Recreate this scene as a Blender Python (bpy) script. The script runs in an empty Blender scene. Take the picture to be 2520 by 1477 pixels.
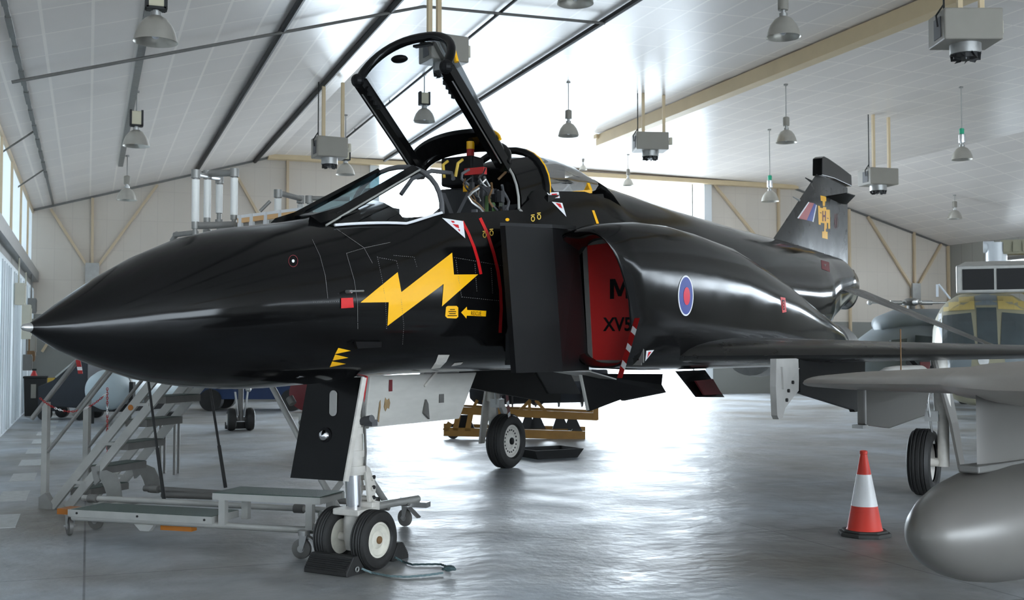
import bpy, bmesh, math, random
from math import sin, cos, pi, radians, sqrt
from mathutils import Vector, Matrix
from mathutils.bvhtree import BVHTree
from mathutils.geometry import tessellate_polygon
random.seed(7)
SC = bpy.context.scene
COL = SC.collection

# ------------------------------------------------------------------ camera
# World frame: x across the hangar, y along it, z up.  The camera stands at (0,0,EYE).
FPX, EYE, CXP, HYP = 2800.0, 1.7, 1260.0, 858.0
PITCH = math.atan((HYP-738.5)/FPX)
YAW = radians(20.43)
cd = bpy.data.cameras.new('camera')
cam = bpy.data.objects.new('camera', cd); COL.objects.link(cam)
cam.location = (0, 0, EYE)
cam.rotation_euler = (radians(90)+PITCH, 0, -YAW)
cd.sensor_width = 36; cd.lens = 36*FPX/2520
cd.clip_start = .05; cd.clip_end = 500
cd.dof.use_dof = True; cd.dof.focus_distance = 9.5; cd.dof.aperture_fstop = 4.5
SC.camera = cam

def W(X, Z, z=0.0):                      # view-aligned ground coordinates -> world
    return Vector((X*cos(YAW)+Z*sin(YAW), -X*sin(YAW)+Z*cos(YAW), z))
def ray(px, py):
    a = (px-CXP)/FPX; b = (738.5-py)/FPX
    y = cos(PITCH)-b*sin(PITCH); z = sin(PITCH)+b*cos(PITCH)
    return a/y, z/y
def C(px, py, Z):                         # a point at distance Z that is seen at (px,py)
    a, c = ray(px, py)
    return W(a*Z, Z, EYE+c*Z)
def G(px, py, z=0.0):                     # a point at height z that is seen at (px,py)
    a, c = ray(px, py); Z = (z-EYE)/c
    return W(a*Z, Z, z)

# ------------------------------------------------------------------ world, daylight, exposure
wd = bpy.data.worlds.new('sky'); SC.world = wd; wd.use_nodes = True
bg = wd.node_tree.nodes['Background']
bg.inputs['Color'].default_value = (.79, .90, 1.0, 1)
bg.inputs['Strength'].default_value = 5.4
SC.view_settings.view_transform = 'Standard'
SC.view_settings.look = 'None'
SC.view_settings.gamma = 1.0
SC.view_settings.use_curve_mapping = False
SC.view_settings.exposure = 1.4
SC.cycles.max_bounces = 10; SC.cycles.diffuse_bounces = 6; SC.cycles.glossy_bounces = 4
SC.cycles.sample_clamp_indirect = 8
def portal(x, y, z, sx, sz, rz):
    l = bpy.data.lights.new('daylight_portal', 'AREA'); l.shape = 'RECTANGLE'; l.size = sx; l.size_y = sz
    l.cycles.is_portal = True
    o = bpy.data.objects.new('daylight_portal', l); COL.objects.link(o)
    o.location = (x, y, z); o.rotation_euler = (radians(90), 0, rz)
L_W, R_W, FAR, NEAR = -1.65, 33.0, 37.4, -14.0
HL, HR, ZE, ZC, ZR = 5.6, 25.4, 5.93, 8.0, 8.15
BAY0, BAY1 = 9.1, 21.6
portal((BAY0+BAY1)/2, FAR+.12, 4.0, BAY1-BAY0, 8.0, 0)
portal(15.5, NEAR-.12, 3.1, 31.0, 6.2, pi)  # unseen rear opening, enlarged to raise the interior light
portal(R_W+.12, 14.0, 4.7, 42.0, .8, -pi/2)

# ------------------------------------------------------------------ materials
M = {}
def mat(name, col, rough=.5, metal=0, spec=.5, coat=0, var=.12, scale=3.0, bump=0, bscale=30, rvar=0, emit=None, alpha=None, trans=0, stretch=None):
    m = bpy.data.materials.new(name); m.use_nodes = True
    nt = m.node_tree; N = nt.nodes; K = nt.links; b = N['Principled BSDF']
    b.inputs['Roughness'].default_value = rough; b.inputs['Metallic'].default_value = metal
    b.inputs['Specular IOR Level'].default_value = spec; b.inputs['Coat Weight'].default_value = coat
    b.inputs['Coat Roughness'].default_value = .08
    tc = N.new('ShaderNodeTexCoord'); mp = N.new('ShaderNodeMapping'); K.new(tc.outputs['Object'], mp.inputs[0])
    if stretch: mp.inputs['Scale'].default_value = stretch
    nz = N.new('ShaderNodeTexNoise'); nz.inputs['Scale'].default_value = scale; nz.inputs['Detail'].default_value = 6
    K.new(mp.outputs[0], nz.inputs['Vector'])
    mx = N.new('ShaderNodeMix'); mx.data_type = 'RGBA'
    mx.inputs[6].default_value = tuple(c*(1-var) for c in col)+(1,)
    mx.inputs[7].default_value = tuple(min(1, c*(1+var)) for c in col)+(1,)
    K.new(nz.outputs['Fac'], mx.inputs[0]); K.new(mx.outputs[2], b.inputs['Base Color'])
    if rvar:
        mr = N.new('ShaderNodeMapRange'); mr.inputs[1].default_value = .3; mr.inputs[2].default_value = .7
        mr.inputs[3].default_value = max(0, rough-rvar); mr.inputs[4].default_value = rough+rvar
        K.new(nz.outputs['Fac'], mr.inputs[0]); K.new(mr.outputs[0], b.inputs['Roughness'])
    if bump:
        n2 = N.new('ShaderNodeTexNoise'); n2.inputs['Scale'].default_value = bscale; n2.inputs['Detail'].default_value = 3
        K.new(mp.outputs[0], n2.inputs['Vector'])
        bp = N.new('ShaderNodeBump'); bp.inputs['Strength'].default_value = bump; bp.inputs['Distance'].default_value = .02
        K.new(n2.outputs['Fac'], bp.inputs['Height']); K.new(bp.outputs[0], b.inputs['Normal'])
    if emit:
        b.inputs['Emission Color'].default_value = tuple(col)+(1,); b.inputs['Emission Strength'].default_value = emit
    if trans:
        b.inputs['Transmission Weight'].default_value = trans
    M[name] = m
    return m
def glass(name, tint, refl=.06, rough=0.0):
    m = bpy.data.materials.new(name); m.use_nodes = True
    nt = m.node_tree; N = nt.nodes; K = nt.links; N.clear()
    out = N.new('ShaderNodeOutputMaterial'); tr = N.new('ShaderNodeBsdfTransparent'); gl = N.new('ShaderNodeBsdfGlossy')
    nz = N.new('ShaderNodeTexNoise'); nz.inputs['Scale'].default_value = 2.5
    mxc = N.new('ShaderNodeMix'); mxc.data_type = 'RGBA'
    mxc.inputs[6].default_value = tuple(c*.94 for c in tint)+(1,); mxc.inputs[7].default_value = tuple(min(1, c*1.04) for c in tint)+(1,)
    K.new(nz.outputs['Fac'], mxc.inputs[0]); K.new(mxc.outputs[2], tr.inputs['Color'])
    gl.inputs['Roughness'].default_value = rough
    fr = N.new('ShaderNodeLayerWeight'); fr.inputs['Blend'].default_value = .25
    ma = N.new('ShaderNodeMath'); ma.operation = 'MULTIPLY_ADD'; ma.inputs[1].default_value = .8; ma.inputs[2].default_value = refl
    K.new(fr.outputs['Fresnel'], ma.inputs[0])
    mx = N.new('ShaderNodeMixShader'); K.new(ma.outputs[0], mx.inputs[0]); K.new(tr.outputs[0], mx.inputs[1]); K.new(gl.outputs[0], mx.inputs[2])
    K.new(mx.outputs[0], out.inputs[0]); M[name] = m
    return m
mat('black_paint', (.0042, .0042, .0044), .125, spec=.24, coat=0, var=.4, scale=1.6, rvar=.04)
mat('black_dusty', (.015, .0145, .0135), .30, spec=.33, var=.35, scale=2.2, rvar=.07)
mat('black_matt', (.0055, .0055, .006), .45, spec=.16, var=.3, scale=5)
mat('dark_inside', (.018, .019, .021), .6, var=.3)
mat('rubber', (.016, .0155, .015), .62, var=.3, scale=9, bump=.15)
mat('white_gear', (.60, .57, .52), .42, var=.22, scale=14)
mat('white_door', (.56, .54, .50), .45, var=.14, scale=5, stretch=(1, 1, 4))
mat('hub_white', (.66, .63, .54), .4, var=.25, scale=16)
mat('chrome', (.8, .8, .82), .12, metal=1)
mat('steel', (.45, .45, .44), .38, metal=.8, var=.25, scale=8)
mat('galv', (.30, .295, .28), .45, metal=.45, var=.25, scale=7)
mat('alu', (.42, .415, .39), .42, metal=.35, var=.2, scale=6)
mat('alu_dark', (.16, .155, .145), .5, metal=.3, var=.2, scale=8)
mat('green_tread', (.045, .075, .06), .6, var=.35, scale=40, bump=.6, bscale=120)
mat('red', (.42, .012, .012), .42, var=.12)
mat('cover_red', (.42, .010, .008), .6, var=.10)
mat('stripe_red', (.62, .012, .015), .4, var=.08)
mat('yellow', (.92, .47, .005), .35, var=.05)
mat('yellow_dim', (.62, .42, .06), .5, var=.1)
mat('trolley_yellow', (.24, .115, .012), .5, var=.25, scale=6)
mat('white_mark', (.80, .80, .82), .4, var=.04)
mat('white_bright', (.95, .95, .95), .3, var=.03)
mat('grey_line', (.16, .155, .15), .5, var=.5, scale=60)
mat('blue_mark', (.035, .06, .27), .4, var=.08)
mat('red_mark', (.62, .015, .05), .4, var=.08)
mat('pale_red', (.42, .13, .14), .45, var=.08)
mat('dim_red', (.16, .02, .025), .45, var=.15)
mat('jet_grey', (.145, .136, .124), .34, metal=.15, spec=.5, var=.07, scale=3, rvar=.03)
mat('jet_grey_wing', (.30, .275, .245), .42, spec=.5, var=.12, scale=3)
mat('pylon_grey', (.36, .35, .33), .5, var=.2, scale=6)
mat('orange', (.42, .14, .015), .5)
mat('cone_red', (.72, .045, .025), .45, var=.08)
mat('cone_base', (.045, .045, .042), .75, var=.3)
mat('tan_steel', (.56, .44, .29), .5, var=.1, scale=2)
mat('tan_beam', (.66, .52, .32), .5, var=.1, scale=2)
mat('lamp_metal', (.50, .48, .43), .32, metal=.6, var=.15, scale=6)
mat('lamp_inner', (.85, .86, .88), .2, metal=.7)
mat('bulb', (.85, .87, .9), .15)
mat('heater_grey', (.27, .25, .215), .5, var=.08)
mat('heater_dark', (.03, .03, .03), .6)
mat('cable_black', (.012, .012, .012), .6)
mat('gasket_grey', (.09, .09, .095), .6)
mat('green_label', (.02, .45, .25), .5)
mat('foam_white', (.80, .80, .77), .45, var=.05)
mat('wood', (.55, .33, .15), .6, var=.15, stretch=(1, 1, 8))
mat('tape', (.6, .6, .6), .4)
mat('rope', (.05, .085, .09), .8, var=.4, scale=60)
mat('rope_pale', (.13, .19, .20), .8, var=.4, scale=60)
mat('blue_cart', (.01, .03, .10), .5, var=.3)
mat('heli_grey', (.16, .185, .20), .42, var=.15, scale=2)
mat('heli_khaki', (.26, .245, .17), .5, var=.15, scale=2)
mat('heli_yellow', (.44, .34, .12), .5, var=.15, scale=2)
mat('heli_white', (.62, .66, .70), .3, var=.08)
mat('heli_glass', (.05, .065, .07), .12, spec=.6, var=.4, scale=1.5)
mat('mesh_dark', (.010, .010, .011), .7)
mat('seat_olive', (.09, .17, .06), .7)
mat('tank_blue', (.46, .54, .57), .35, var=.1)
mat('chain_red', (.45, .02, .02), .4)
mat('led_cream', (.6, .55, .4), .5)
mat('box_cream', (.55, .52, .42), .5)
mat('oil_stain', (.30, .20, .10), .6, var=.5, scale=30)
mat('rust', (.17, .09, .035), .7, var=.4, scale=20)
mat('door_white', (.72, .75, .77), .4, var=.05, scale=1.2)
mat('paint_white_worn', (.52, .53, .52), .6, var=.25, scale=14)
mat('navy_dark', (.02, .024, .032), .6, var=.3)
mat('apron', (.40, .41, .41), .8, var=.1, scale=.5)
glass('canopy_glass', (.84, .87, .90), .03)
glass('side_glass', (.62, .66, .68), .05)
glass('blue_glass', (.48, .86, .98), .05)

def nodes_of(m):
    nt = m.node_tree
    return nt.nodes, nt.links, nt.nodes['Principled BSDF']
def brick(name, c1, c2, mortar, w, h, ms, rough, axes, bump=.3, offset=0.0, band=None, var=.08, spec=.5):
    """tiles / blocks laid in the plane of the two named object axes"""
    m = bpy.data.materials.new(name); m.use_nodes = True
    N, K, b = nodes_of(m)
    b.inputs['Roughness'].default_value = rough; b.inputs['Specular IOR Level'].default_value = spec
    tc = N.new('ShaderNodeTexCoord'); sp = N.new('ShaderNodeSeparateXYZ'); cb = N.new('ShaderNodeCombineXYZ')
    K.new(tc.outputs['Object'], sp.inputs[0]); K.new(sp.outputs[axes[0]], cb.inputs[0]); K.new(sp.outputs[axes[1]], cb.inputs[1])
    br = N.new('ShaderNodeTexBrick'); K.new(cb.outputs[0], br.inputs['Vector'])
    br.offset = offset; br.inputs['Scale'].default_value = 1; br.inputs['Brick Width'].default_value = w; br.inputs['Row Height'].default_value = h
    br.inputs['Mortar Size'].default_value = ms; br.inputs['Mortar Smooth'].default_value = .2; br.inputs['Bias'].default_value = -.2
    br.inputs['Color1'].default_value = c1+(1,); br.inputs['Color2'].default_value = c2+(1,); br.inputs['Mortar'].default_value = mortar+(1,)
    nz = N.new('ShaderNodeTexNoise'); nz.inputs['Scale'].default_value = .6; nz.inputs['Detail'].default_value = 6; K.new(tc.outputs['Object'], nz.inputs['Vector'])
    mr = N.new('ShaderNodeMapRange'); mr.inputs[3].default_value = 1-var; mr.inputs[4].default_value = 1+var; K.new(nz.outputs['Fac'], mr.inputs[0])
    mu = N.new('ShaderNodeMix'); mu.data_type = 'RGBA'; mu.blend_type = 'MULTIPLY'; mu.inputs[0].default_value = 1
    K.new(br.outputs['Color'], mu.inputs[6]); K.new(mr.outputs[0], mu.inputs[7])
    last = mu.outputs[2]
    if band:
        z0, col = band
        gt = N.new('ShaderNodeMath'); gt.operation = 'LESS_THAN'; gt.inputs[1].default_value = z0; K.new(sp.outputs['Z'], gt.inputs[0])
        mb = N.new('ShaderNodeMix'); mb.data_type = 'RGBA'; mb.inputs[7].default_value = col+(1,)
        K.new(gt.outputs[0], mb.inputs[0]); K.new(last, mb.inputs[6]); last = mb.outputs[2]
    K.new(last, b.inputs['Base Color'])
    bp = N.new('ShaderNodeBump'); bp.inputs['Strength'].default_value = bump; bp.inputs['Distance'].default_value = .01; bp.invert = True
    K.new(br.outputs['Fac'], bp.inputs['Height']); K.new(bp.outputs[0], b.inputs['Normal'])
    M[name] = m; return m
brick('ceiling_tiles', (.80, .745, .70), (.75, .70, .665), (.93, .87, .81), 1.25, .66, .024, .30, ('Y', 'X'), bump=-1.0)
brick('block_wall', (.62, .56, .49), (.605, .545, .475), (.57, .51, .45), .5, .95, .012, .75, ('X', 'Z'), bump=.15, offset=0.0, band=(2.75, (.25, .25, .235)))
brick('white_sheet', (.84, .87, .88), (.82, .85, .87), (.60, .63, .65), .45, 30.0, .012, .45, ('Y', 'Z'), bump=.5)
brick('right_sheet', (.30, .29, .26), (.28, .27, .25), (.2, .19, .17), .6, 30.0, .012, .6, ('Y', 'Z'), bump=.4)

def sheet(name, col, thru):
    """pale wall sheet, given translucency to brighten the underlit left wall"""
    m = bpy.data.materials.new(name); m.use_nodes = True
    N, K, b = nodes_of(m); out = N['Material Output']
    tc = N.new('ShaderNodeTexCoord'); wv = N.new('ShaderNodeTexWave'); wv.wave_type = 'BANDS'; wv.bands_direction = 'Y'; wv.inputs['Scale'].default_value = 1.1; wv.inputs['Distortion'].default_value = 0
    K.new(tc.outputs['Object'], wv.inputs['Vector'])
    mx = N.new('ShaderNodeMix'); mx.data_type = 'RGBA'; mx.inputs[6].default_value = tuple(c*.86 for c in col)+(1,); mx.inputs[7].default_value = col+(1,)
    K.new(wv.outputs['Fac'], mx.inputs[0]); K.new(mx.outputs[2], b.inputs['Base Color']); b.inputs['Roughness'].default_value = .5
    tl = N.new('ShaderNodeBsdfTranslucent'); K.new(mx.outputs[2], tl.inputs['Color'])
    ms = N.new('ShaderNodeMixShader'); ms.inputs[0].default_value = thru
    K.new(b.outputs[0], ms.inputs[1]); K.new(tl.outputs[0], ms.inputs[2]); K.new(ms.outputs[0], out.inputs[0])
    M[name] = m
sheet('translucent_sheet', (.84, .88, .90), .20)
def floor_mat():
    m = bpy.data.materials.new('concrete_floor'); m.use_nodes = True
    N, K, b = nodes_of(m)
    tc = N.new('ShaderNodeTexCoord')
    def noise(scale, det, dist=0, stretch=None):
        n = N.new('ShaderNodeTexNoise'); n.inputs['Scale'].default_value = scale; n.inputs['Detail'].default_value = det; n.inputs['Distortion'].default_value = dist
        if stretch:
            mp = N.new('ShaderNodeMapping'); mp.inputs['Scale'].default_value = stretch; K.new(tc.outputs['Object'], mp.inputs[0]); K.new(mp.outputs[0], n.inputs['Vector'])
        else: K.new(tc.outputs['Object'], n.inputs['Vector'])
        return n
    n1 = noise(.45, 8, .5); n2 = noise(3, 8, .3); n3 = noise(1.1, 8, .4)
    cr = N.new('ShaderNodeValToRGB'); cr.color_ramp.elements[0].position = .3; cr.color_ramp.elements[1].position = .72
    cr.color_ramp.elements[0].color = (.20, .18, .15, 1); cr.color_ramp.elements[1].color = (.48, .53, .585, 1)  # pale end tinted blue, standing in for reflected sky
    K.new(n1.outputs['Fac'], cr.inputs[0])
    c2 = N.new('ShaderNodeMapRange'); c2.inputs[1].default_value = .3; c2.inputs[2].default_value = .7; c2.inputs[3].default_value = .82; c2.inputs[4].default_value = 1.12
    K.new(n2.outputs['Fac'], c2.inputs[0])
    mu = N.new('ShaderNodeMix'); mu.data_type = 'RGBA'; mu.blend_type = 'MULTIPLY'; mu.inputs[0].default_value = 1
    K.new(cr.outputs[0], mu.inputs[6]); K.new(c2.outputs[0], mu.inputs[7])
    # slab joints
    sp = N.new('ShaderNodeSeparateXYZ'); K.new(tc.outputs['Object'], sp.inputs[0])
    cb = N.new('ShaderNodeCombineXYZ'); K.new(sp.outputs['X'], cb.inputs[0]); K.new(sp.outputs['Y'], cb.inputs[1])
    br = N.new('ShaderNodeTexBrick'); br.offset = 0; br.inputs['Scale'].default_value = 1; br.inputs['Brick Width'].default_value = 6; br.inputs['Row Height'].default_value = 3.05
    br.inputs['Mortar Size'].default_value = .01; br.inputs['Mortar Smooth'].default_value = .3
    br.inputs['Color1'].default_value = (1, 1, 1, 1); br.inputs['Color2'].default_value = (.93, .93, .93, 1); br.inputs['Mortar'].default_value = (.45, .45, .45, 1)
    K.new(cb.outputs[0], br.inputs['Vector'])
    m2 = N.new('ShaderNodeMix'); m2.data_type = 'RGBA'; m2.blend_type = 'MULTIPLY'; m2.inputs[0].default_value = 1
    K.new(mu.outputs[2], m2.inputs[6]); K.new(br.outputs['Color'], m2.inputs[7]); K.new(m2.outputs[2], b.inputs['Base Color'])
    rr = N.new('ShaderNodeMapRange'); rr.inputs[1].default_value = .35; rr.inputs[2].default_value = .65; rr.inputs[1].default_value = .2; rr.inputs[2].default_value = .8; rr.inputs[3].default_value = .30; rr.inputs[4].default_value = .58
    K.new(n3.outputs['Fac'], rr.inputs[0]); K.new(rr.outputs[0], b.inputs['Roughness'])
    b.inputs['Specular IOR Level'].default_value = .85
    n4 = noise(9, 5, 0); n5 = noise(2.6, 3, .2)
    ad = N.new('ShaderNodeMath'); ad.operation = 'MULTIPLY_ADD'; ad.inputs[1].default_value = .5
    K.new(n4.outputs['Fac'], ad.inputs[0]); K.new(n5.outputs['Fac'], ad.inputs[2])
    bp = N.new('ShaderNodeBump'); bp.inputs['Strength'].default_value = .7; bp.inputs['Distance'].default_value = .022
    K.new(ad.outputs[0], bp.inputs['Height']); K.new(bp.outputs[0], b.inputs['Normal'])
    M['concrete_floor'] = m
floor_mat()

# ------------------------------------------------------------------ mesh helpers
def basis(d):
    d = Vector(d).normalized()
    a = Vector((0, 0, 1)) if abs(d.z) < .9 else Vector((1, 0, 0))
    x = d.cross(a).normalized(); y = d.cross(x).normalized()
    return x, y
class MB:
    def __init__(s, conv=None): s.v = []; s.f = []; s.conv = conv
    def add(s, vs, fs):
        o = len(s.v); s.v += [Vector(p) for p in vs]; s.f += [tuple(i+o for i in f) for f in fs]; return s
    def box(s, lo, hi):
        x0, y0, z0 = lo; x1, y1, z1 = hi
        return s.add([(x0,y0,z0),(x1,y0,z0),(x1,y1,z0),(x0,y1,z0),(x0,y0,z1),(x1,y0,z1),(x1,y1,z1),(x0,y1,z1)],
                     [(0,3,2,1),(4,5,6,7),(0,1,5,4),(1,2,6,5),(2,3,7,6),(3,0,4,7)])
    def bar(s, a, b, w, h=None, up=None):            # rectangular bar between two points
        a = Vector(a); b = Vector(b); h = h or w; d = (b-a).normalized()
        if up is None: up = Vector((0, 0, 1)) if abs(d.z) < .95 else Vector((1, 0, 0))
        x = d.cross(Vector(up)).normalized()*w/2; y = x.cross(d).normalized()*h/2
        vs = [p+i*x+j*y for p in (a, b) for i, j in ((-1,-1),(1,-1),(1,1),(-1,1))]
        return s.add(vs, [(3,2,1,0),(4,5,6,7),(0,1,5,4),(1,2,6,5),(2,3,7,6),(3,0,4,7)])
    def tube(s, a, b, r, r2=None, n=16, cap=True):
        return s.path([a, b], r, n, r2=r2, cap=cap)
    def path(s, pts, r, n=10, r2=None, cap=True, closed=False):
        pts = [Vector(p) for p in pts]; m = len(pts); rings = []
        for i, p in enumerate(pts):
            if closed: d = pts[(i+1) % m]-pts[i-1]
            else: d = pts[min(i+1, m-1)]-pts[max(i-1, 0)]
            if i == 0: x, y = basis(d)
            else:
                dd = d.normalized(); x = (x-dd*x.dot(dd)).normalized(); y = dd.cross(x)
            if r2 is None or m == 1: rr = r
            else: rr = r+(r2-r)*i/(m-1)
            rings.append([p+(x*cos(2*pi*k/n)+y*sin(2*pi*k/n))*rr for k in range(n)])
        return s.loft(rings, cap=cap, closed=closed)
    def loft(s, rings, cap=True, closed=False, wrap=True):
        n = len(rings[0]); m = len(rings); vs = [p for r in rings for p in r]; fs = []
        for i in range(m if closed else m-1):
            j = (i+1) % m
            for k in range(n if wrap else n-1):
                l = (k+1) % n
                fs.append((i*n+k, i*n+l, j*n+l, j*n+k))
        if cap and not closed and wrap:
            fs.append(tuple(range(n))[::-1]); fs.append(tuple((m-1)*n+k for k in range(n)))
        return s.add(vs, fs)
    def lathe(s, prof, o, ax, n=32, cap=True):        # prof: list of (radius, distance along axis)
        o = Vector(o); ax = Vector(ax).normalized(); x, y = basis(ax)
        return s.loft([[o+ax*t+(x*cos(2*pi*k/n)+y*sin(2*pi*k/n))*max(r, 1e-4) for k in range(n)] for r, t in prof], cap=cap)
    def prism(s, poly, d):                            # planar polygon (3D points) extruded by vector d
        P = [Vector(p) for p in poly]; d = Vector(d); n = len(P)
        tri = tessellate_polygon([P])
        vs = P+[p+d for p in P]; fs = [tuple(t) for t in tri]+[tuple(i+n for i in t)[::-1] for t in tri]
        fs += [(i, (i+1) % n, (i+1) % n+n, i+n) for i in range(n)]
        return s.add(vs, fs)
    def sphere(s, c, r, n=16, sc=(1, 1, 1)):
        c = Vector(c); rings = []
        for i in range(1, n):
            t = pi*i/n
            rings.append([c+Vector((sc[0]*r*sin(t)*cos(2*pi*k/n), sc[1]*r*sin(t)*sin(2*pi*k/n), sc[2]*r*cos(t))) for k in range(n)])
        return s.loft(rings)
    def build(s, name, m, parent=None, smooth=40, label=None, recalc=True):
        me = bpy.data.meshes.new(name); vs = [s.conv(p) if s.conv else p for p in s.v]
        me.from_pydata(vs, [], s.f); me.update()
        if recalc:
            bm = bmesh.new(); bm.from_mesh(me); bmesh.ops.recalc_face_normals(bm, faces=bm.faces); bm.to_mesh(me); bm.free()
        if smooth:
            me.polygons.foreach_set('use_smooth', [True]*len(me.polygons)); me.set_sharp_from_angle(angle=radians(smooth))
        me.materials.append(M[m] if isinstance(m, str) else m)
        o = bpy.data.objects.new(name, me); COL.objects.link(o)
        if parent: o.parent = parent
        if label: o['label'] = label
        return o
def tag(o, label, cat, group=None, kind=None):
    o['label'] = label; o['category'] = cat
    if group: o['group'] = group
    if kind: o['kind'] = kind
    return o
def thing(name, label, cat, loc=(0, 0, 0), rz=0.0, group=None):
    o = bpy.data.objects.new(name, None); COL.objects.link(o); o.empty_display_size = .1
    o.location = loc; o.rotation_euler = (0, 0, rz)
    return tag(o, label, cat, group)
def struct(o): o['kind'] = 'structure'; return o
def bevel(o, w=.01, seg=2):
    md = o.modifiers.new('bevel', 'BEVEL'); md.width = w; md.segments = seg; md.limit_method = 'ANGLE'; md.angle_limit = radians(40); return o
def dup(root, loc=None, rz=None, label=None, group=None):
    r = root.copy(); COL.objects.link(r)
    if loc is not None: r.location = loc
    if rz is not None: r.rotation_euler = (0, 0, rz)
    if label: r['label'] = label
    if group: r['group'] = group
    def kids(src, dst):
        for ch in list(src.children):
            c = ch.copy(); COL.objects.link(c); c.parent = dst; kids(ch, c)
    kids(root, r)
    return r
# ================================================================== the hangar
b = MB(); b.box((L_W-3, NEAR-2, -.2), (R_W+3, FAR+.3, 0))
floor = struct(b.build('floor', 'concrete_floor', smooth=0))
b = MB(); b.box((-40, FAR+.3, -.25), (80, FAR+70, -.02)); struct(b.build('ground_outside', 'apron', smooth=0))
b = MB(); b.box((-40, NEAR-62, -.25), (80, NEAR-2, -.02)); struct(b.build('ground_behind', 'apron', smooth=0))
b = MB(); b.box((R_W+3, NEAR-2, -.25), (R_W+50, FAR+.3, -.02)); struct(b.build('ground_beside', 'apron', smooth=0))
for k in range(12):                                                  # worn dashes of the walkway line
    y = 11.85+2.05*k
    b = MB(); b.box((-.92, y, .0005), (-.62, y+.95, .004)); o = b.build('painted_dash', 'paint_white_worn', floor, smooth=0)
CM = (HL+HR)/2
prof = [(L_W, ZE), (HL, ZC), (CM, ZR), (HR, ZC), (R_W, ZE)]
names = ['ceiling', 'ceiling', 'ceiling', 'ceiling']
b = MB()
for i in range(4):
    (x0, z0), (x1, z1) = prof[i], prof[i+1]
    b.add([(x0, NEAR, z0), (x1, NEAR, z1), (x1, FAR, z1), (x0, FAR, z0), (x0, NEAR, z0+.2), (x1, NEAR, z1+.2), (x1, FAR, z1+.2), (x0, FAR, z0+.2)],
          [(0,1,2,3),(4,7,6,5),(0,4,5,1),(2,6,7,3)])
struct(b.build('ceiling', 'ceiling_tiles', smooth=0, recalc=False))
# end wall with the open bay
def wall_piece(b, x0, x1, z0f, z1f, y0, y1):
    xs = [x0]+[x for x, _ in prof if x0 < x < x1]+[x1]
    for a, c in zip(xs, xs[1:]):
        b.add([(a, y0, z0f(a)), (c, y0, z0f(c)), (c, y0, z1f(c)), (a, y0, z1f(a)), (a, y1, z0f(a)), (c, y1, z0f(c)), (c, y1, z1f(c)), (a, y1, z1f(a))],
              [(0,1,2,3),(4,7,6,5),(0,4,5,1),(3,2,6,7),(0,3,7,4),(1,5,6,2)])
def roof(x):
    for (x0, z0), (x1, z1) in zip(prof, prof[1:]):
        if x0 <= x <= x1: return z0+(z1-z0)*(x-x0)/(x1-x0)+.05
    return ZE
b = MB()
wall_piece(b, L_W-.2 if False else L_W, BAY0, lambda x: 0, roof, FAR, FAR+.25)
wall_piece(b, BAY1, R_W, lambda x: 0, roof, FAR, FAR+.25)
wall_piece(b, BAY0, BAY1, lambda x: 7.93, roof, FAR, FAR+.25)
struct(b.build('wall_far', 'block_wall', smooth=0))
b = MB()
wall_piece(b, L_W, 0.0, lambda x: 0, roof, NEAR-.25, NEAR)
wall_piece(b, 31.0, R_W, lambda x: 0, roof, NEAR-.25, NEAR)
wall_piece(b, 0.0, 31.0, lambda x: 6.2 if 4 < x < 27 else 6.2, roof, NEAR-.25, NEAR)  # wide unseen opening left below, sized to light the interior from behind
struct(b.build('wall_near', 'block_wall', smooth=0))
b = MB(); b.box((L_W-.10, 18, 3.45), (L_W, FAR, ZE+.1)); struct(b.build('wall_left_upper', 'translucent_sheet', smooth=0))  # upper left wall; translucency added so outside light brightens it
b = MB(); b.box((L_W-.25, NEAR, 0), (L_W, 18, ZE+.1)); b.box((L_W-.25, 37.0, 0), (L_W, FAR, 3.45)); struct(b.build('wall_left', 'white_sheet', smooth=0))
b = MB(); b.box((R_W, NEAR, 0), (R_W+.25, FAR, 4.3)); b.box((R_W, NEAR, 5.1), (R_W+.25, FAR, ZE+.1)); b.box((R_W, 35.0, 4.3), (R_W+.25, FAR, 5.1)); b.box((R_W, NEAR, 4.3), (R_W+.25, -7, 5.1))
struct(b.build('wall_right', 'right_sheet', smooth=0))
b = MB()
for k in range(22): b.box((R_W-.03, -7+k*2.0-.12, 4.3), (R_W+.2, -7+k*2.0+.12, 5.1))
b.box((R_W-.05, -7, 4.62), (R_W+.15, 35, 4.68)); b.box((R_W-.06, -7, 4.22), (R_W+.2, 35, 4.32)); b.box((R_W-.06, -7, 5.08), (R_W+.2, 35, 5.2))
struct(b.build('window_2', 'alu_dark', smooth=0))
# open bay: frame and thresholds
b = MB(); b.box((BAY1-.02, FAR-.12, 0), (BAY1+.30, FAR+.3, 8.1)); b.box((BAY0-.3, FAR-.12, 0), (BAY0+.02, FAR+.3, 8.1))
struct(b.build('door_1', 'door_white', smooth=0))
b = MB(); b.box((BAY1-.42, FAR+.1, 0), (BAY1-.36, FAR+.2, 8.1)); struct(b.build('trim_1', 'galv', smooth=0))
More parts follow.
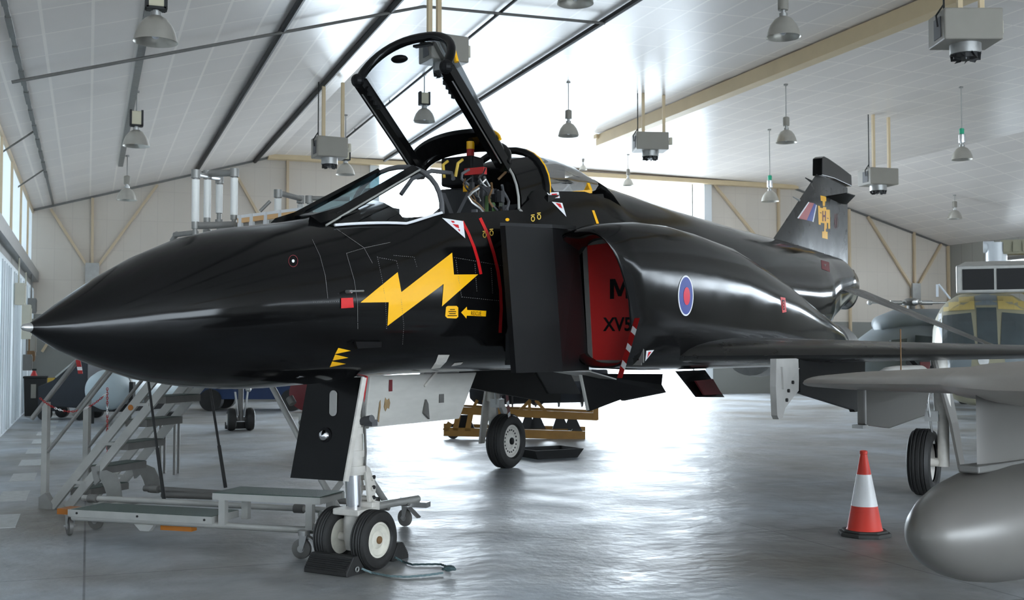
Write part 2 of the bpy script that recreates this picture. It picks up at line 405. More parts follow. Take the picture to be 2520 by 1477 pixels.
# steel: far truss beam and columns
b = MB(); b.box((HL-.2, FAR-.35, ZC-.14), (HR+.2, FAR-.02, ZC+.02))
struct(b.build('trim_2', 'tan_beam', smooth=0))
def brace(n, xc, zc, tops, feet):
    b = MB(); y = FAR-.10
    for x, z in tops+feet:
        b.bar((xc, y, zc), (x, y, z), .10, .08)
    struct(b.build('trim_%d' % n, 'tan_steel', smooth=0))
    q = MB(); q.box((xc-.2, FAR-.22, zc-.33), (xc+.2, FAR-.12, zc+.33)); struct(q.build('trim_%d' % (n+1), 'galv', smooth=0))
brace(3, .09, 4.0, [(-1.12, 5.95), (.07, 6.35), (1.98, 6.85)], [(-1.3, 1.6), (.09, 0), (1.5, 1.6)])
brace(5, 31.24, 4.0, [(29.0, 6.95), (31.25, 6.4), (32.6, 5.95)], [(29.4, 1.2), (31.24, 0), (33.0-.1, 1.2)])
b = MB(); y = FAR-.1
for xs in ((6.05, 0, 6.05, 8.0), (24.85, 0, 24.85, 8.1), (28.1, 0, 28.1, 7.2), (4.4, 7.3, 5.6, 5.2), (21.9, 8.0, 23.9, 5.9), (23.9, 5.9, 24.6, 5.0), (32.95, 0, 32.95, 5.9)):
    b.bar((xs[0], y, xs[1]), (xs[2], y, xs[3]), .11, .08)
struct(b.build('trim_7', 'tan_steel', smooth=0))
b = MB()
for (x0, z0), (x1, z1) in zip(prof, prof[1:]): 
    if x0 < HL or x0 >= HR-.1: b.bar((x0, FAR-.05, z0-.03), (x1, FAR-.05, z1-.03), .06, .07)
struct(b.build('trim_8', 'alu_dark', smooth=0))
b = MB(); b.box((14.2, -6, ZC-.22), (14.5, 30.9, ZC+.10)); b.box((14.12, 30.7, ZC-.02), (14.6, 30.9, ZC+.1))
struct(b.build('trim_9', 'tan_beam', smooth=0, ))
for x in (14.5,):
    pass
# left wall: runway rail, columns, sliding doors
b = MB(); b.box((L_W, NEAR, 3.72), (L_W+.22, FAR, 4.02)); b.box((L_W, NEAR, 3.45), (L_W+.05, FAR, 3.72))
struct(b.build('trim_10', 'galv', smooth=0))
b = MB()
for y in (24.0, 27.2, 30.9, 34.4): b.box((L_W, y, 0), (L_W+.05, y+.10, ZE))
struct(b.build('trim_11', 'tan_steel', smooth=0))
b = MB(); b.box((L_W, NEAR, ZE-.12), (L_W+.05, FAR, ZE-.02)); struct(b.build('trim_12', 'tan_steel', smooth=0))
n = 2
for y0, y1 in ((18.0, 22.9), (22.9, 26.7), (26.7, 30.5), (30.5, 33.7), (33.7, 37.0)):
    b = MB(); b.box((L_W-.02, y0, .0), (L_W+.10, y1, 3.5))
    for k in range(1, 6): b.box((L_W+.10, y0+(y1-y0)*k/6-.03, .05), (L_W+.13, y0+(y1-y0)*k/6+.03, 3.4))
    struct(b.build('door_%d' % n, 'translucent_sheet', smooth=0)); n += 1  # door leaves share the translucency added for brightness
for i, (y, z, hy, hz, mt, lb) in enumerate([(30.3, 2.35, .22, .42, 'box_cream', 'cream electrical cabinet on the white sliding doors, nearer one'), (33.4, 2.0, .25, .5, 'heater_grey', 'grey electrical cabinet high on the white sliding doors'),
        (33.2, 2.85, .2, .2, 'alu_dark', 'small dark bell box above the grey cabinet'), (31.2, 1.35, .2, .2, 'alu_dark', 'small dark switch box low on the white doors'), (32.6, 1.5, .25, .14, 'rust', 'small brown junction box beside the dark switch box'),
        (27.3, 2.9, .16, .24, 'box_cream', 'small cream box on the near tan column')]):
    b = MB(); b.box((L_W+.13, y-hy, z-hz), (L_W+.33, y+hy, z+hz)); b.box((L_W+.33, y-hy*.8, z-hz*.8), (L_W+.345, y+hy*.8, z+hz*.8))
    b.tube((L_W+.2, y, z+hz), (L_W+.2, y, min(3.7, z+hz+.8)), .018, n=8)
    tag(bevel(b.build('wall_box', mt, smooth=0), .01), lb, 'box', 'boxes fixed to the left wall')
# ceiling pipes and cable runs
def slope(x): return roof(x)-.05
def long_pipe(x, y0, y1, r, label, name='ceiling_pipe', m='cable_black', dz=.07):
    b = MB(); b.tube((x, y0, slope(x)-dz), (x, y1, slope(x)-dz), r, n=8)
    for k in range(int((y1-y0)/4)): b.tube((x, y0+2+4*k, slope(x)-dz), (x, y0+2+4*k, slope(x)+.02), .012, n=6)
    tag(b.build(name, m), label, 'pipe', 'pipes running along under the ceiling')
long_pipe(3.08, 2, FAR-.2, .06, 'thick black pipe under the left roof slope, running to the far wall')
long_pipe(4.98, 2, FAR-.2, .065, 'thick black pipe at the fold between roof slope and flat ceiling')
long_pipe(9.2, 2, FAR-.5, .055, 'long black pipe under the flat ceiling passing behind the raised canopy')
long_pipe(7.1, 2, FAR-.5, .028, 'thin dark conduit on the flat ceiling left of the raised canopy')
def cross_run(y, x0, x1, label, r=.028, dz=.12):
    xs = sorted([x0, x1]+[p for p, _ in prof if x0 < p < x1]); b = MB()
    b.path([(x, y, slope(x)-dz) for x in xs], r, 8)
    tag(b.build('ceiling_conduit', 'alu_dark'), label, 'pipe')
cross_run(19.6, -1.2, 9.2, 'thin brown conduit crossing the roof slope sideways and turning level at the fold')
b = MB()
for k in range(14):
    y0 = 10+k*1.55
    b.box((-1.09, y0, slope(-1.1)-.045), (-1.01, y0+1.0, slope(-1.1)-.005))
b.box((-1.08, 8, slope(-1.1)-.03), (-1.02, FAR-.1, slope(-1.1)-.005))
tag(b.build('cable_tray', 'alu_dark', smooth=0), 'dark slotted cable tray along the top of the left wall', 'cable tray')
b = MB(); b.box((-.68, 8, slope(.0)-.1), (-.50, 8.01, slope(0)-.09)); 
for y in (24.7, 30.0):
    b = MB(); b.tube((L_W-.01, y, 5.62), (-1.05, y, slope(-1.05)), .02, n=6); tag(b.build('tie_rod', 'alu_dark'), 'short dark tie rod between left wall and cable tray, %s' % ('nearer one' if y < 27 else 'farther one'), 'rod', 'tie rods at the top of the left wall')
# lamp line bar on the left slope
b = MB(); b.bar((.75, 11.0, slope(.75)-.03), (.75, 32.0, slope(.75)-.03), .12, .05); struct(b.build('trim_13', 'galv', smooth=0))

# ------------------------------------------------------------------ high bay lamps
def lamp(px, yb, Z, label, dia=.5, top='box', tagcol=None):
    p = C(px, yb, Z); zc = slope(p.x)
    t = thing('high_bay_lamp', label, 'lamp', p, 0, 'high bay lamps hanging from the ceiling')
    R = dia/2; h = dia*.62
    prof_ = [(R*1.02, 0), (R, .015), (R*.93, h*.3), (R*.78, h*.6), (R*.52, h*.87), (R*.26, h)]
    inn = [(R*.20, h-.02), (R*.48, h*.84), (R*.73, h*.58), (R*.9, h*.28), (R*.97, .01), (R*1.02, 0)]
    b = MB(); b.lathe(prof_+inn[:], (0, 0, 0), (0, 0, 1), 28, cap=False); b.build('reflector', 'lamp_metal', t, 50, recalc=False)
    b = MB(); b.lathe([(R*.25, h-.01), (R*.25, h+.05), (R*.14, h+.06), (R*.14, h+.1)], (0, 0, 0), (0, 0, 1), 16); b.build('neck', 'steel', t)
    b = MB(); b.sphere((0, 0, h*.45), R*.28, 12, (1, 1, 1.5)); b.build('bulb', 'bulb', t)
    H = h+.1
    if top == 'box':
        b = MB(); b.box((-R*.42, -R*.3, H), (R*.42, R*.3, H+.26)); g = bevel(b.build('gear_box', 'led_cream', t, 0), .02)
        b = MB()
        for s in (-1, 1): b.box((s*R*.42-.02, -R*.32, H-.02), (s*R*.42+.02, R*.32, H+.28))
        b.box((-R*.44, -R*.32, H-.03), (R*.44, R*.32, H+.0)); b.build('bracket', 'cable_black', t, 0)
        H += .27
    else:
        b = MB(); b.lathe([(R*.3, H), (R*.32, H+.02), (R*.32, H+.2), (R*.2, H+.22)], (0, 0, 0), (0, 0, 1), 14); b.build('gear_housing', 'lamp_inner' if tagcol else 'heater_grey', t)
        H += .22
        if tagcol:
            b = MB(); b.lathe([(R*.22, H), (R*.24, H+.12), (R*.12, H+.14)], (0, 0, 0), (0, 0, 1), 12); b.build('green_cap', 'green_label', t); H += .14
    b = MB(); b.tube((0, 0, H), (0, 0, zc-p.z), .012, n=8); b.tube((0, 0, zc-p.z-.03), (0, 0, zc-p.z), .05, n=12); b.build('suspension_rod', 'galv', t)
    return t
lamp(383, 104, 13.2, 'large pendant lamp nearest the left wall, top left of the view')
lamp(335, 360, 21.6, 'middle pendant lamp of the row beside the left wall')
lamp(312, 493, 29.0, 'farthest pendant lamp of the row beside the left wall, near the corner', top='cyl')
lamp(1416, 9, 15.6, 'pendant lamp cut by the top edge, just right of the raised canopy')
lamp(1928, 92, 16.8, 'large pendant lamp high right, left of the nearest heater', top='cyl')
lamp(1399, 335, 27.0, 'pendant lamp on a long rod just right of the raised canopy glass', top='cyl')
lamp(1044, 300, 26.0, 'pendant lamp seen through the raised canopy glass')
lamp(850, 430, 30.5, 'pendant lamp beside the far left heater, above the windscreen')
lamp(1935, 351, 27.5, 'pendant lamp above and left of the tail fin tip', top='cyl')
lamp(2368, 393, 27.5, 'green-capped pendant lamp near the right edge', top='cyl', tagcol=1)
lamp(1895, 496, 33.0, 'green-capped pendant lamp just left of the tail fin', top='cyl', tagcol=1)
lamp(2350, 539, 40.0, 'small far pendant lamp low on the right, in front of the sloping ceiling', top='cyl')
lamp(1546, 457, 37.5, 'small far pendant lamp against the bright open bay', dia=.38, top='cyl')
lamp(1435, 418, 38.5, 'faintest far pendant lamp above the rear canopy', dia=.26, top='cyl')

# ------------------------------------------------------------------ ceiling heaters
def heater(px, py, Z, w, h, label, rz=0.0, beams=((-.25, -.2), (.45, .1))):
    p = C(px, py, Z); zc = slope(p.x)-p.z
    t = thing('ceiling_heater', label, 'heater', p, rz, 'grey box heaters hung from the ceiling')
    d = w*.75
    b = MB(); b.box((-w/2, -d/2, -h/2), (w/2, d/2, h/2)); bevel(b.build('casing', 'heater_grey', t, 0), .02)
    b = MB(); b.box((-w/2-.012, -d*.3, -h*.35), (-w/2+.01, d*.1, h*.3)); b.build('access_panel', 'gasket_grey', t, 0)
    b = MB(); b.tube((0, 0, -h/2), (0, 0, -h/2-h*.32), w*.26, n=24); b.build('outlet_duct', 'steel', t)
    b = MB()
    for k in range(8):
        a = 2*pi*k/8; c, s = cos(a), sin(a)
        b.add([(c*.08*w, s*.08*w, -h*.80), (c*.27*w, s*.27*w, -h*.80), (cos(a+.5)*.24*w, sin(a+.5)*.24*w, -h*1.02), (cos(a+.5)*.1*w, sin(a+.5)*.1*w, -h*1.02)], [(0, 1, 2, 3)])
    b.tube((0, 0, -h*.8), (0, 0, -h*.95), w*.2, n=16)
    b.build('louvre_ring', 'heater_dark', t, 0, recalc=False)
    for x, y in beams:
        b = MB(); b.box((x*w-.035, y*d-.035, h/2-.02), (x*w+.035, y*d+.035, zc)); b.build('hanger', 'tan_beam', t, 0)
    b = MB(); b.tube((-w*.42, -d*.2, h/2), (-w*.42, -d*.2, zc), .014, n=6)
    b.path([(-w*.5-.03, -d*.2, 0), (-w*.5-.05, -d*.2, h*.35), (-w*.42, -d*.2, h/2+.1)], .014, 6); b.build('power_cable', 'cable_black', t)
    b = MB(); b.tube((w/2, d*.2, 0), (w/2+.15, d*.2, .04), .05, n=10); b.tube((w/2+.15, d*.2, -.03), (w/2+.15, d*.2, .16), .045, n=10); b.build('gas_valve', 'box_cream', t)
    return t
heater(1600, 351, 28.5, .82, .44, 'box heater hanging right of centre, under the end of the tan ceiling beam', -.25)
heater(2375, 72, 16.5, .85, .46, 'largest and nearest box heater, top right corner', -.35, ((-.15, -.2), (.35, .2)))
heater(811, 365, 26.0, .72, .46, 'box heater on the left above the far wall, behind the windscreen', .1)
heater(2161, 437, 31.0, .86, .45, 'box heater on the right beyond the tail fin', -.1)
heater(1092, 125, 18.0, .66, .42, 'box heater partly behind the raised canopy glass', .15, ((-.45, -.2), (-.1, .1)))
# ================================================================== the black jet
AX = radians(31.4)
UX, UZ = sin(AX), cos(AX)
JO = (-2.7504, 6.4450)
def conv(p): return Vector((p[0], -p[1], p[2]))       # (aft, port, up) -> local axes of the jet
jo = W(*JO); jd = W(UX, UZ)
JET = thing('fighter_jet', 'black twin-engine fighter jet with a yellow lightning flash and its front canopy raised', 'aircraft', jo, math.atan2(jd.y, jd.x))
JM = Matrix.Translation(jo) @ Matrix.Rotation(math.atan2(jd.y, jd.x), 4, 'Z'); JI = JM.inverted()
def J(): return MB(conv)
def interp(tab, x):
    for a, c in zip(tab, tab[1:]):
        if a[0] <= x <= c[0]:
            f = (x-a[0])/(c[0]-a[0]) if c[0] > a[0] else 0
            return [p+(q-p)*f for p, q in zip(a, c)]
    return list(tab[-1]) if x > tab[-1][0] else list(tab[0])
THS = radians(44)
#        xa    hw    zt    zb    zm    n
BODY = [(0.00,.012,1.832,1.808,1.82,2),(0.09,.062,1.884,1.755,1.82,2),(0.22,.14,1.968,1.69,1.825,2),(0.37,.215,2.057,1.632,1.84,2),(0.51,.275,2.14,1.585,1.855,2),
        (0.81,.38,2.292,1.50,1.89,2),(1.14,.465,2.425,1.452,1.93,2),(1.50,.53,2.520,1.425,1.97,2),(1.90,.57,2.585,1.42,1.99,2.05),(2.28,.59,2.66,1.432,2.01,2.1),
        (2.60,.60,2.76,1.45,2.03,2.2),(2.95,.61,2.87,1.475,2.06,2.3),(3.41,.62,3.03,1.49,2.09,2.4),(4.00,.63,3.12,1.495,2.12,2.4),(4.60,.64,3.22,1.495,2.15,2.4),
        (4.85,.65,3.44,1.495,2.16,2.3),(5.20,.66,3.54,1.495,2.2,2.3),(5.80,.70,3.63,1.49,2.25,2.2),(6.30,.74,3.60,1.48,2.3,2.1),(6.70,.77,3.50,1.47,2.35,2.0),(6.9,.79,3.48,1.47,2.35,2.0),
        (8.48,.86,3.415,1.46,2.4,2),(10.46,.90,3.375,1.46,2.4,2),(12.8,.85,3.375,1.47,2.4,2),(13.6,.8,3.37,1.56,2.45,2),(14.6,.62,3.36,1.95,2.65,2),
        (16.1,.46,3.335,2.40,2.85,2),(17.15,.26,3.21,2.42,2.85,2),(17.42,.16,3.05,2.52,2.82,2),(17.5,.06,2.9,2.7,2.8,2)]
def body_half(x, rec=None):
    _, hw, zt, zb, zm, n = interp(BODY, x); pts = []
    for i in range(9):
        th = pi/2*(1-i/8); pts.append((hw*max(0, cos(th))**(2/n), zm-(zm-zb)*sin(th)**(2/n)))
    for i in range(1, 8):
        th = THS*i/7; pts.append((hw*cos(th)**(2/n), zm+(zt-zm)*sin(th)**(2/n)))
    ys, zs = pts[-1]
    if rec is None:
        for i in range(1, 6):
            th = THS+(pi/2-THS)*i/5; pts.append((max(0, hw*max(0, cos(th))**(2/n)), zm+(zt-zm)*sin(th)**(2/n)))
    else:
        pts += [(ys-.05, zs), (ys-.06, rec), (ys*.6, rec), (ys*.3, rec), (0, rec)]
    return pts
def sill(x): return body_half(x)[15]
def ring(x, rec=None):
    h = body_half(x, rec)
    return [(x, y, z) for y, z in h]+[(x, -y, z) for y, z in h[-2:0:-1]]
xs = []
for a, c in zip(BODY, BODY[1:]):
    k = max(1, int((c[0]-a[0])/.25+.5)); xs += [a[0]+(c[0]-a[0])*i/k for i in range(k)]
xs.append(17.5)
rings = []; REC0, REC1, REC2, REC3 = 2.98, 4.78, 5.22, 6.55
done = set()
for x in xs:
    for r0, f in ((REC0, 'in'), (REC1, 'out'), (REC2, 'in'), (REC3, 'out')):
        if x >= r0 and r0 not in done:
            done.add(r0); fl = 2.15
            if f == 'in': rings += [ring(r0), ring(r0+.005, fl)]
            else: rings += [ring(r0, fl), ring(r0+.005)]
    inrec = (REC0 < x < REC1) or (REC2 < x < REC3)
    rings.append(ring(x, 2.15 if inrec else None))
b = J(); b.loft(rings); FUS = b.build('fuselage', 'black_paint', JET, 38)
# nacelles
NAC = [(5.02,.70,1.33,1.52,2.74),(5.3,.66,1.37,1.51,2.83),(5.75,.55,1.40,1.495,2.90),(6.3,.4,1.42,1.485,2.935),(7.0,.4,1.42,1.48,2.92),(8.0,.4,1.42,1.475,2.86),(9.0,.4,1.40,1.47,2.76),
       (10.0,.4,1.36,1.465,2.60),(11.0,.4,1.28,1.46,2.42),(12.0,.35,1.20,1.46,2.26),(13.0,.3,1.10,1.47,2.10),(13.7,.26,.99,1.50,1.96),(14.1,.26,.90,1.54,1.84)]
def nac_ring(x, yi, yo, zb, zt, s, inset=0, n=3.0, slant=0):
    cy, cz = (yi+yo)/2, (zb+zt)/2; ry, rz = (yo-yi)/2-inset, (zt-zb)/2-inset; r = []
    for k in range(40):
        t = 2*pi*k/40; c, d = cos(t), sin(t)
        y = cy+ry*abs(c)**(2/n)*(1 if c >= 0 else -1); z = cz+rz*abs(d)**(2/n)*(1 if d >= 0 else -1)
        r.append((x+slant*(-.30*max(0, (z-cz)/rz)+.10*(c+1)/2+.12*max(0, (cz-z)/rz)), s*y, z))
    return r
NACS = []
for s in (1, -1):
    rr = []
    for i, (x, yi, yo, zb, zt) in enumerate(NAC):
        sl = max(0, 1-(x-5.02)/1.2)
        rr.append(nac_ring(x, yi, yo, zb, zt, s, 0, 3.2 if x < 9 else 2.5, sl))
    x, yi, yo, zb, zt = NAC[0]
    front = [nac_ring(x+.02, yi, yo, zb, zt, s, .03, 3.2, 1), nac_ring(x-.012, yi, yo, zb, zt, s, .015, 3.2, 1)]
    inner = [nac_ring(6.1, .45, 1.25, 1.62, 2.6, s, 0, 2.4, 0), nac_ring(5.5, .6, 1.33, 1.55, 2.76, s, .035, 3, .5)]
    b = J(); b.loft(inner+front+rr[0:], cap=True)
    o = b.build('engine_nacelle', 'black_paint', JET, 45); NACS.append(o)
    # intake cover with its frame, serial letters
    b = J(); q = [(5.42, .78, 1.57), (5.42, 1.30, 1.57), (5.42, 1.30, 2.60), (5.42, 1.22, 2.72), (5.42, .72, 2.69)]
    q = [(x_, s*y_, z_) for x_, y_, z_ in q]; b.prism(q, (.05, 0, 0)); cov = b.build('intake_cover', 'cover_red', JET, 0, label='red intake blanking cover lettered in black' if s > 0 else None)
    b = J(); fw = .045
    for a, c in zip(q, q[1:]+q[:1]):
        b.bar((a[0]-.004, a[1], a[2]), (c[0]-.004, c[1], c[2]), fw, .02, up=(1, 0, 0))
    b.build('cover_frame', 'alu_dark', cov, 0)
    # splitter ramps
    b = J(); b.prism([(3.87, s*.90, 1.50), (4.62, s*.92, 1.50), (4.44, s*.92, 2.735), (3.70, s*.90, 2.69)], (0, -s*.05, 0)); b.build('splitter_plate', 'black_matt', JET, 0)
    b = J(); b.prism([(4.63, s*.91, 1.50), (5.44, s*.75, 1.50), (5.27, s*.72, 2.79), (4.45, s*.91, 2.735)], (0, -s*.05, 0)); b.build('intake_ramp', 'black_matt', JET, 0)
    b = J(); b.prism([(4.42, s*.93, 2.735), (4.85, s*.93, 2.76), (5.1, s*.62, 2.80), (4.1, s*.60, 2.74)], (0, 0, .03)); b.build('ramp_fence', 'black_matt', JET, 0)
    b = J(); b.box((4.18, min(s*.6, s*.86), 1.56), (4.6, max(s*.6, s*.86), 1.60)); b.box((4.18, min(s*.6, s*.86), 2.60), (4.6, max(s*.6, s*.86), 2.64)); b.box((4.22, min(s*.58, s*.8), 1.58), (4.55, max(s*.58, s*.8), 2.62)); b.box((4.5, min(s*.5, s*.66), 1.58), (5.3, max(s*.5, s*.66), 2.74)); b.build('boundary_layer_duct', 'dark_inside', JET, 0)
    # wing
    def foil(y, xl, xt, z, tk, n=14):
        P = []
        for k in range(n+1):
            f = k/n; xx = xl+(xt-xl)*f**1.6; P.append((xx, s*y, z+tk*(1.6*sqrt(f**1.6)-1.0*f**1.6-.6*(f**1.6)**2)*1.25))
        for k in range(n-1, 0, -1):
            f = k/n; xx = xl+(xt-xl)*f**1.6; P.append((xx, s*y, z-tk*.55*(1.6*sqrt(f**1.6)-1.0*f**1.6-.6*(f**1.6)**2)*1.25))
        return P
    b = J(); b.loft([foil(.7, 5.6, 12.35, 1.61, .27), foil(1.45, 6.4, 12.4, 1.63, .30), foil(2.6, 7.85, 12.55, 1.635, .22), foil(4.2, 9.75, 12.8, 1.64, .14)])
    wing = b.build('wing', 'black_dusty', JET, 35)
    b = J(); b.loft([foil(4.2, 9.6, 12.8, 1.64, .14), foil(5.0, 10.7, 12.9, 1.80, .07), foil(5.86, 11.75, 13.05, 1.98, .04)])
    b.build('outer_wing_panel', 'black_dusty', JET, 35)
    # stabilator
    b = J(); b.loft([[(14.75, s*.42, 2.74), (15.5, s*.42, 2.79), (16.9, s*.42, 2.75), (15.5, s*.42, 2.69)], [(16.15, s*2.72, 1.70), (16.5, s*2.72, 1.725), (17.1, s*2.72, 1.70), (16.5, s*2.72, 1.68)]])
    b.build('tailplane', 'black_dusty', JET, 30)
    # exhaust nozzle
    b = J(); b.lathe([(.44, 0), (.44, .5), (.40, .8), (.36, .8), (.36, .2)], (13.6, s*.58, 1.70), (1, 0, -.05), 28); b.build('exhaust_nozzle', 'steel', JET)
    # open auxiliary doors, pylons
    if s > 0: b = J(); b.prism([(5.62, s*.55, 1.46), (5.64, s*.62, 1.10), (6.35, s*.62, 1.19), (6.4, s*.62, 1.17), (7.45, s*.62, 1.22), (7.33, s*.62, 1.31), (7.52, s*.55, 1.42)], (0, s*.03, 0)); ad_ = b.build('auxiliary_door', 'black_matt', JET, 0); b = J(); b.bar((5.60, .57, 1.46), (5.62, .64, 1.11), .03, .02, up=(0, 1, 0)); b.build('door_leading_edge', 'alu', ad_, 0); b = J(); b.prism([(5.17, .50, 1.485), (5.45, .75, 1.48), (6.12, .70, 1.39), (5.8, .5, 1.42)], (0, 0, .012)); b.build('door_shroud', 'pylon_grey', ad_, 0)
    b = J(); b.prism([(7.20, s*.86, 1.46), (7.62, s*.92, 1.17), (8.42, s*.92, 1.14), (7.98, s*.86, 1.46)], (0, s*.03, 0)); d2 = b.build('airbrake_panel', 'black_paint', JET, 0)
    b = J(); b.prism([(7.5, s*.975, 1.35), (7.72, s*.985, 1.19), (8.25, s*.985, 1.18), (8.0, s*.975, 1.36)], (0, -s*.02, 0)); b.build('red_inner_skin', 'dim_red', d2, 0)
    b = J(); b.prism([(6.72, s*2.07, 1.60), (6.70, s*2.07, 1.33), (6.73, s*2.07, 1.05), (6.78, s*2.07, 1.01), (6.90, s*2.07, 1.02), (6.98, s*2.07, 1.11), (7.22, s*2.07, 1.20), (7.42, s*2.07, 1.27), (7.45, s*2.07, 1.60)], (0, s*.06, 0))
    b.prism([(6.85, s*2.05, 1.52), (6.88, s*2.05, 1.3), (7.4, s*2.05, 1.5)], (0, s*.1, 0))
    py = b.build('inboard_pylon', 'pylon_grey', JET, 0, label='pale grey inboard wing pylon' if s > 0 else None)
    b = J()
    for hx, hz in ((7.06, 1.28), (7.0, 1.19), (7.2, 1.36)): b.tube((hx, s*2.04, hz), (hx, s*2.15, hz), .018, n=8)
    b.build('bolt_hole', 'cable_black', py)
    b = J(); b.prism([(7.42, s*2.08, 1.60), (7.44, s*2.08, 1.25), (7.72, s*2.08, 1.21), (9.5, s*2.08, .98), (9.55, s*2.08, .95), (10.0, s*2.08, .95), (10.05, s*2.08, 1.6)], (0, s*.06, 0)); b.build('pylon_body', 'black_matt', JET, 0)
# fin
b = J()
def finring(z, x0, x1, t):
    n = 8; P = []
    for k in range(n+1): f = k/n; P.append((x0+(x1-x0)*f, t*sqrt(max(0, min(1, 4*f)))*(1-f*.85), z))
    for k in range(n-1, 0, -1): f = k/n; P.append((x0+(x1-x0)*f, -t*sqrt(max(0, min(1, 4*f)))*(1-f*.85), z))
    return P
b.loft([finring(3.22, 12.7, 17.30, .075), finring(3.40, 13.05, 17.32, .075), finring(4.02, 14.15, 17.34, .06), finring(4.66, 15.28, 17.36, .045), finring(4.72, 15.4, 17.36, .045)])
FIN = b.build('tail_fin', 'black_dusty', JET, 35)
b = J(); prof_f = [(15.44, 4.70), (15.46, 5.00), (15.60, 5.05), (15.86, 5.05), (16.6, 5.01), (17.36, 4.95), (17.38, 4.74), (16.2, 4.74)]
b.prism([(x, -.085, z) for x, z in prof_f], (0, .17, 0)); cap = bevel(b.build('fin_cap', 'black_paint', FIN, 0), .03, 3)
b = J(); b.prism([(15.8, -.02, 4.36), (15.8, 1.02*.4, 4.40), (16.2, .45, 4.40), (17.1, .06, 4.37), (16.7, -.02, 4.35)], (0, 0, .012)); b.build('fin_antenna', 'black_matt', FIN, 0)
for zz in (4.55, 4.15):
    b = J(); x0 = 15.1 if zz > 4.3 else 14.4; b.tube((x0, 0, zz), (x0-.34, 0, zz+.02), .022, .008, n=8); b.build('pitot_probe', 'black_matt' if zz > 4.3 else 'steel', FIN)
b = J(); b.lathe([(.01, 0), (.05, .05), (.06, .2), (.03, .3)], (17.4, 0, 3.14), (1, 0, .0), 12); b.tube((17.1, 0, 3.14), (17.5, 0, 3.14), .02, n=8); b.build('tail_light', 'black_matt', FIN)
b = J(); b.lathe([(.22, 0), (.20, .3), (.12, .5), (.04, .56)], (17.0, 0, 2.72), (1, 0, 0), 20); b.build('tail_cone', 'alu_dark', JET)
# nose tip
b = J(); b.lathe([(.004, -.035), (.018, -.02), (.026, .02), (.03, .06)], (0, 0, 1.82), (1, 0, 0), 16); b.build('nose_tip', 'steel', JET)

# ---- windscreen
BX, BZ = 3.43, 2.80
def arch(x, y0, z0, zt, n=16, lean=0.0, k=2.2):
    P = []
    for i in range(n+1):
        t = pi*i/n; c, s_ = cos(t), sin(t)
        P.append((x+lean*s_, y0*abs(c)**(2/k)*(1 if c >= 0 else -1), z0+(zt-z0)*s_**(2/k)))
    return P
bow = arch(3.42, .475, 2.785, 3.205, lean=.04, k=2.1)
b = J(); b.path(bow, .022, 8); b.build('windscreen_bow', 'gasket_grey', JET)
A0 = (2.16, .0, 2.635)
for s in (1, -1):
    top = (3.44, s*.20, 3.175); foot = (2.24, s*.235, 2.605)
    sp0 = (2.30, s*.28, 2.60)
    b = J(); b.bar(foot, top, .075, .03, up=(0, s*.6, .8)); b.bar((2.2, s*.2, 2.612), (2.62, s*.235, 2.74), .11, .06, up=(0, s*.5, .8)); b.build('windscreen_pillar', 'black_paint', JET, 0)
    # side pane: ruled between pillar and sill
    up = [Vector(foot).lerp(Vector(top), i/12) for i in range(13)]
    lo = []
    for i in range(13):
        x = 2.30+(3.42-2.30)*i/12; _, hw_, zt_, zb_, zm_, n_ = interp(BODY, x); th = THS+radians(17)*max(0, 1-(x-2.3)/.66); lo.append(Vector((x, s*(hw_*cos(th)**(2/n_)+.004), zm_+(zt_-zm_)*sin(th)**(2/n_)+.006)))
    rows = []
    for j in range(7):
        f = j/6; rows.append([lo[i].lerp(up[i], f)+Vector((0, s*.055*sin(pi*f)*(i/12), .03*sin(pi*f)*(i/12))) for i in range(13)])
    b = J(); b.loft(rows, cap=False, wrap=False); b.build('side_glass', 'side_glass', JET, 60, recalc=False)
    b = J(); b.path([p+Vector((0, s*.006, .004)) for p in lo], .011, 6); b.build('glass_seal', 'white_mark', JET)
    b = J(); b.path([Vector(foot).lerp(Vector(top), i/6)+Vector((0, s*.042, -.012)) for i in range(7)], .008, 6); b.build('pillar_seal', 'alu', JET)
b = J(); b.add([(2.42, -.20, 2.70), (2.42, .20, 2.70), (3.42, .19, 3.165), (3.42, -.19, 3.165)], [(0, 1, 2, 3)]); b.build('front_glass', 'blue_glass', JET, 0)
b = J(); b.add([(2.16, 0, 2.635), (2.24, .25, 2.60), (2.46, .23, 2.72), (2.46, -.23, 2.72), (2.24, -.25, 2.60)], [(0, 1, 2, 3, 4)]); b.prism([(2.40, -.24, 2.69), (2.40, .24, 2.69), (2.46, .24, 2.715), (2.46, -.24, 2.715)], (0, 0, .012)); b.build('windscreen_base', 'black_paint', JET, 0)
b = J(); b.prism([(2.6, -.30, 2.62), (2.6, .30, 2.62), (2.95, .34, 2.74), (2.95, -.34, 2.74)], (0, 0, .02)); b.box((2.95, -.40, 2.2), (3.25, .40, 2.72)); b.box((3.0, -.2, 2.70), (3.22, .2, 2.82)); b.build('instrument_coaming', 'dark_inside', JET, 0)
b = J()
for k in range(5):
    b.tube((3.255, -.28+k*.14, 2.62), (3.235, -.28+k*.14, 2.62), .045, n=16)
    b.tube((3.255, -.28+k*.14, 2.48), (3.235, -.28+k*.14, 2.48), .045, n=16)
b.build('dial', 'gasket_grey', JET)
b = J(); b.bar((2.95, .05, 2.8), (3.12, .05, 2.98), .03); b.bar((2.95, -.05, 2.8), (3.12, -.05, 2.98), .03); b.bar((3.12, -.07, 2.98), (3.12, .07, 2.98), .02); b.build('gunsight', 'gasket_grey', JET, 0)
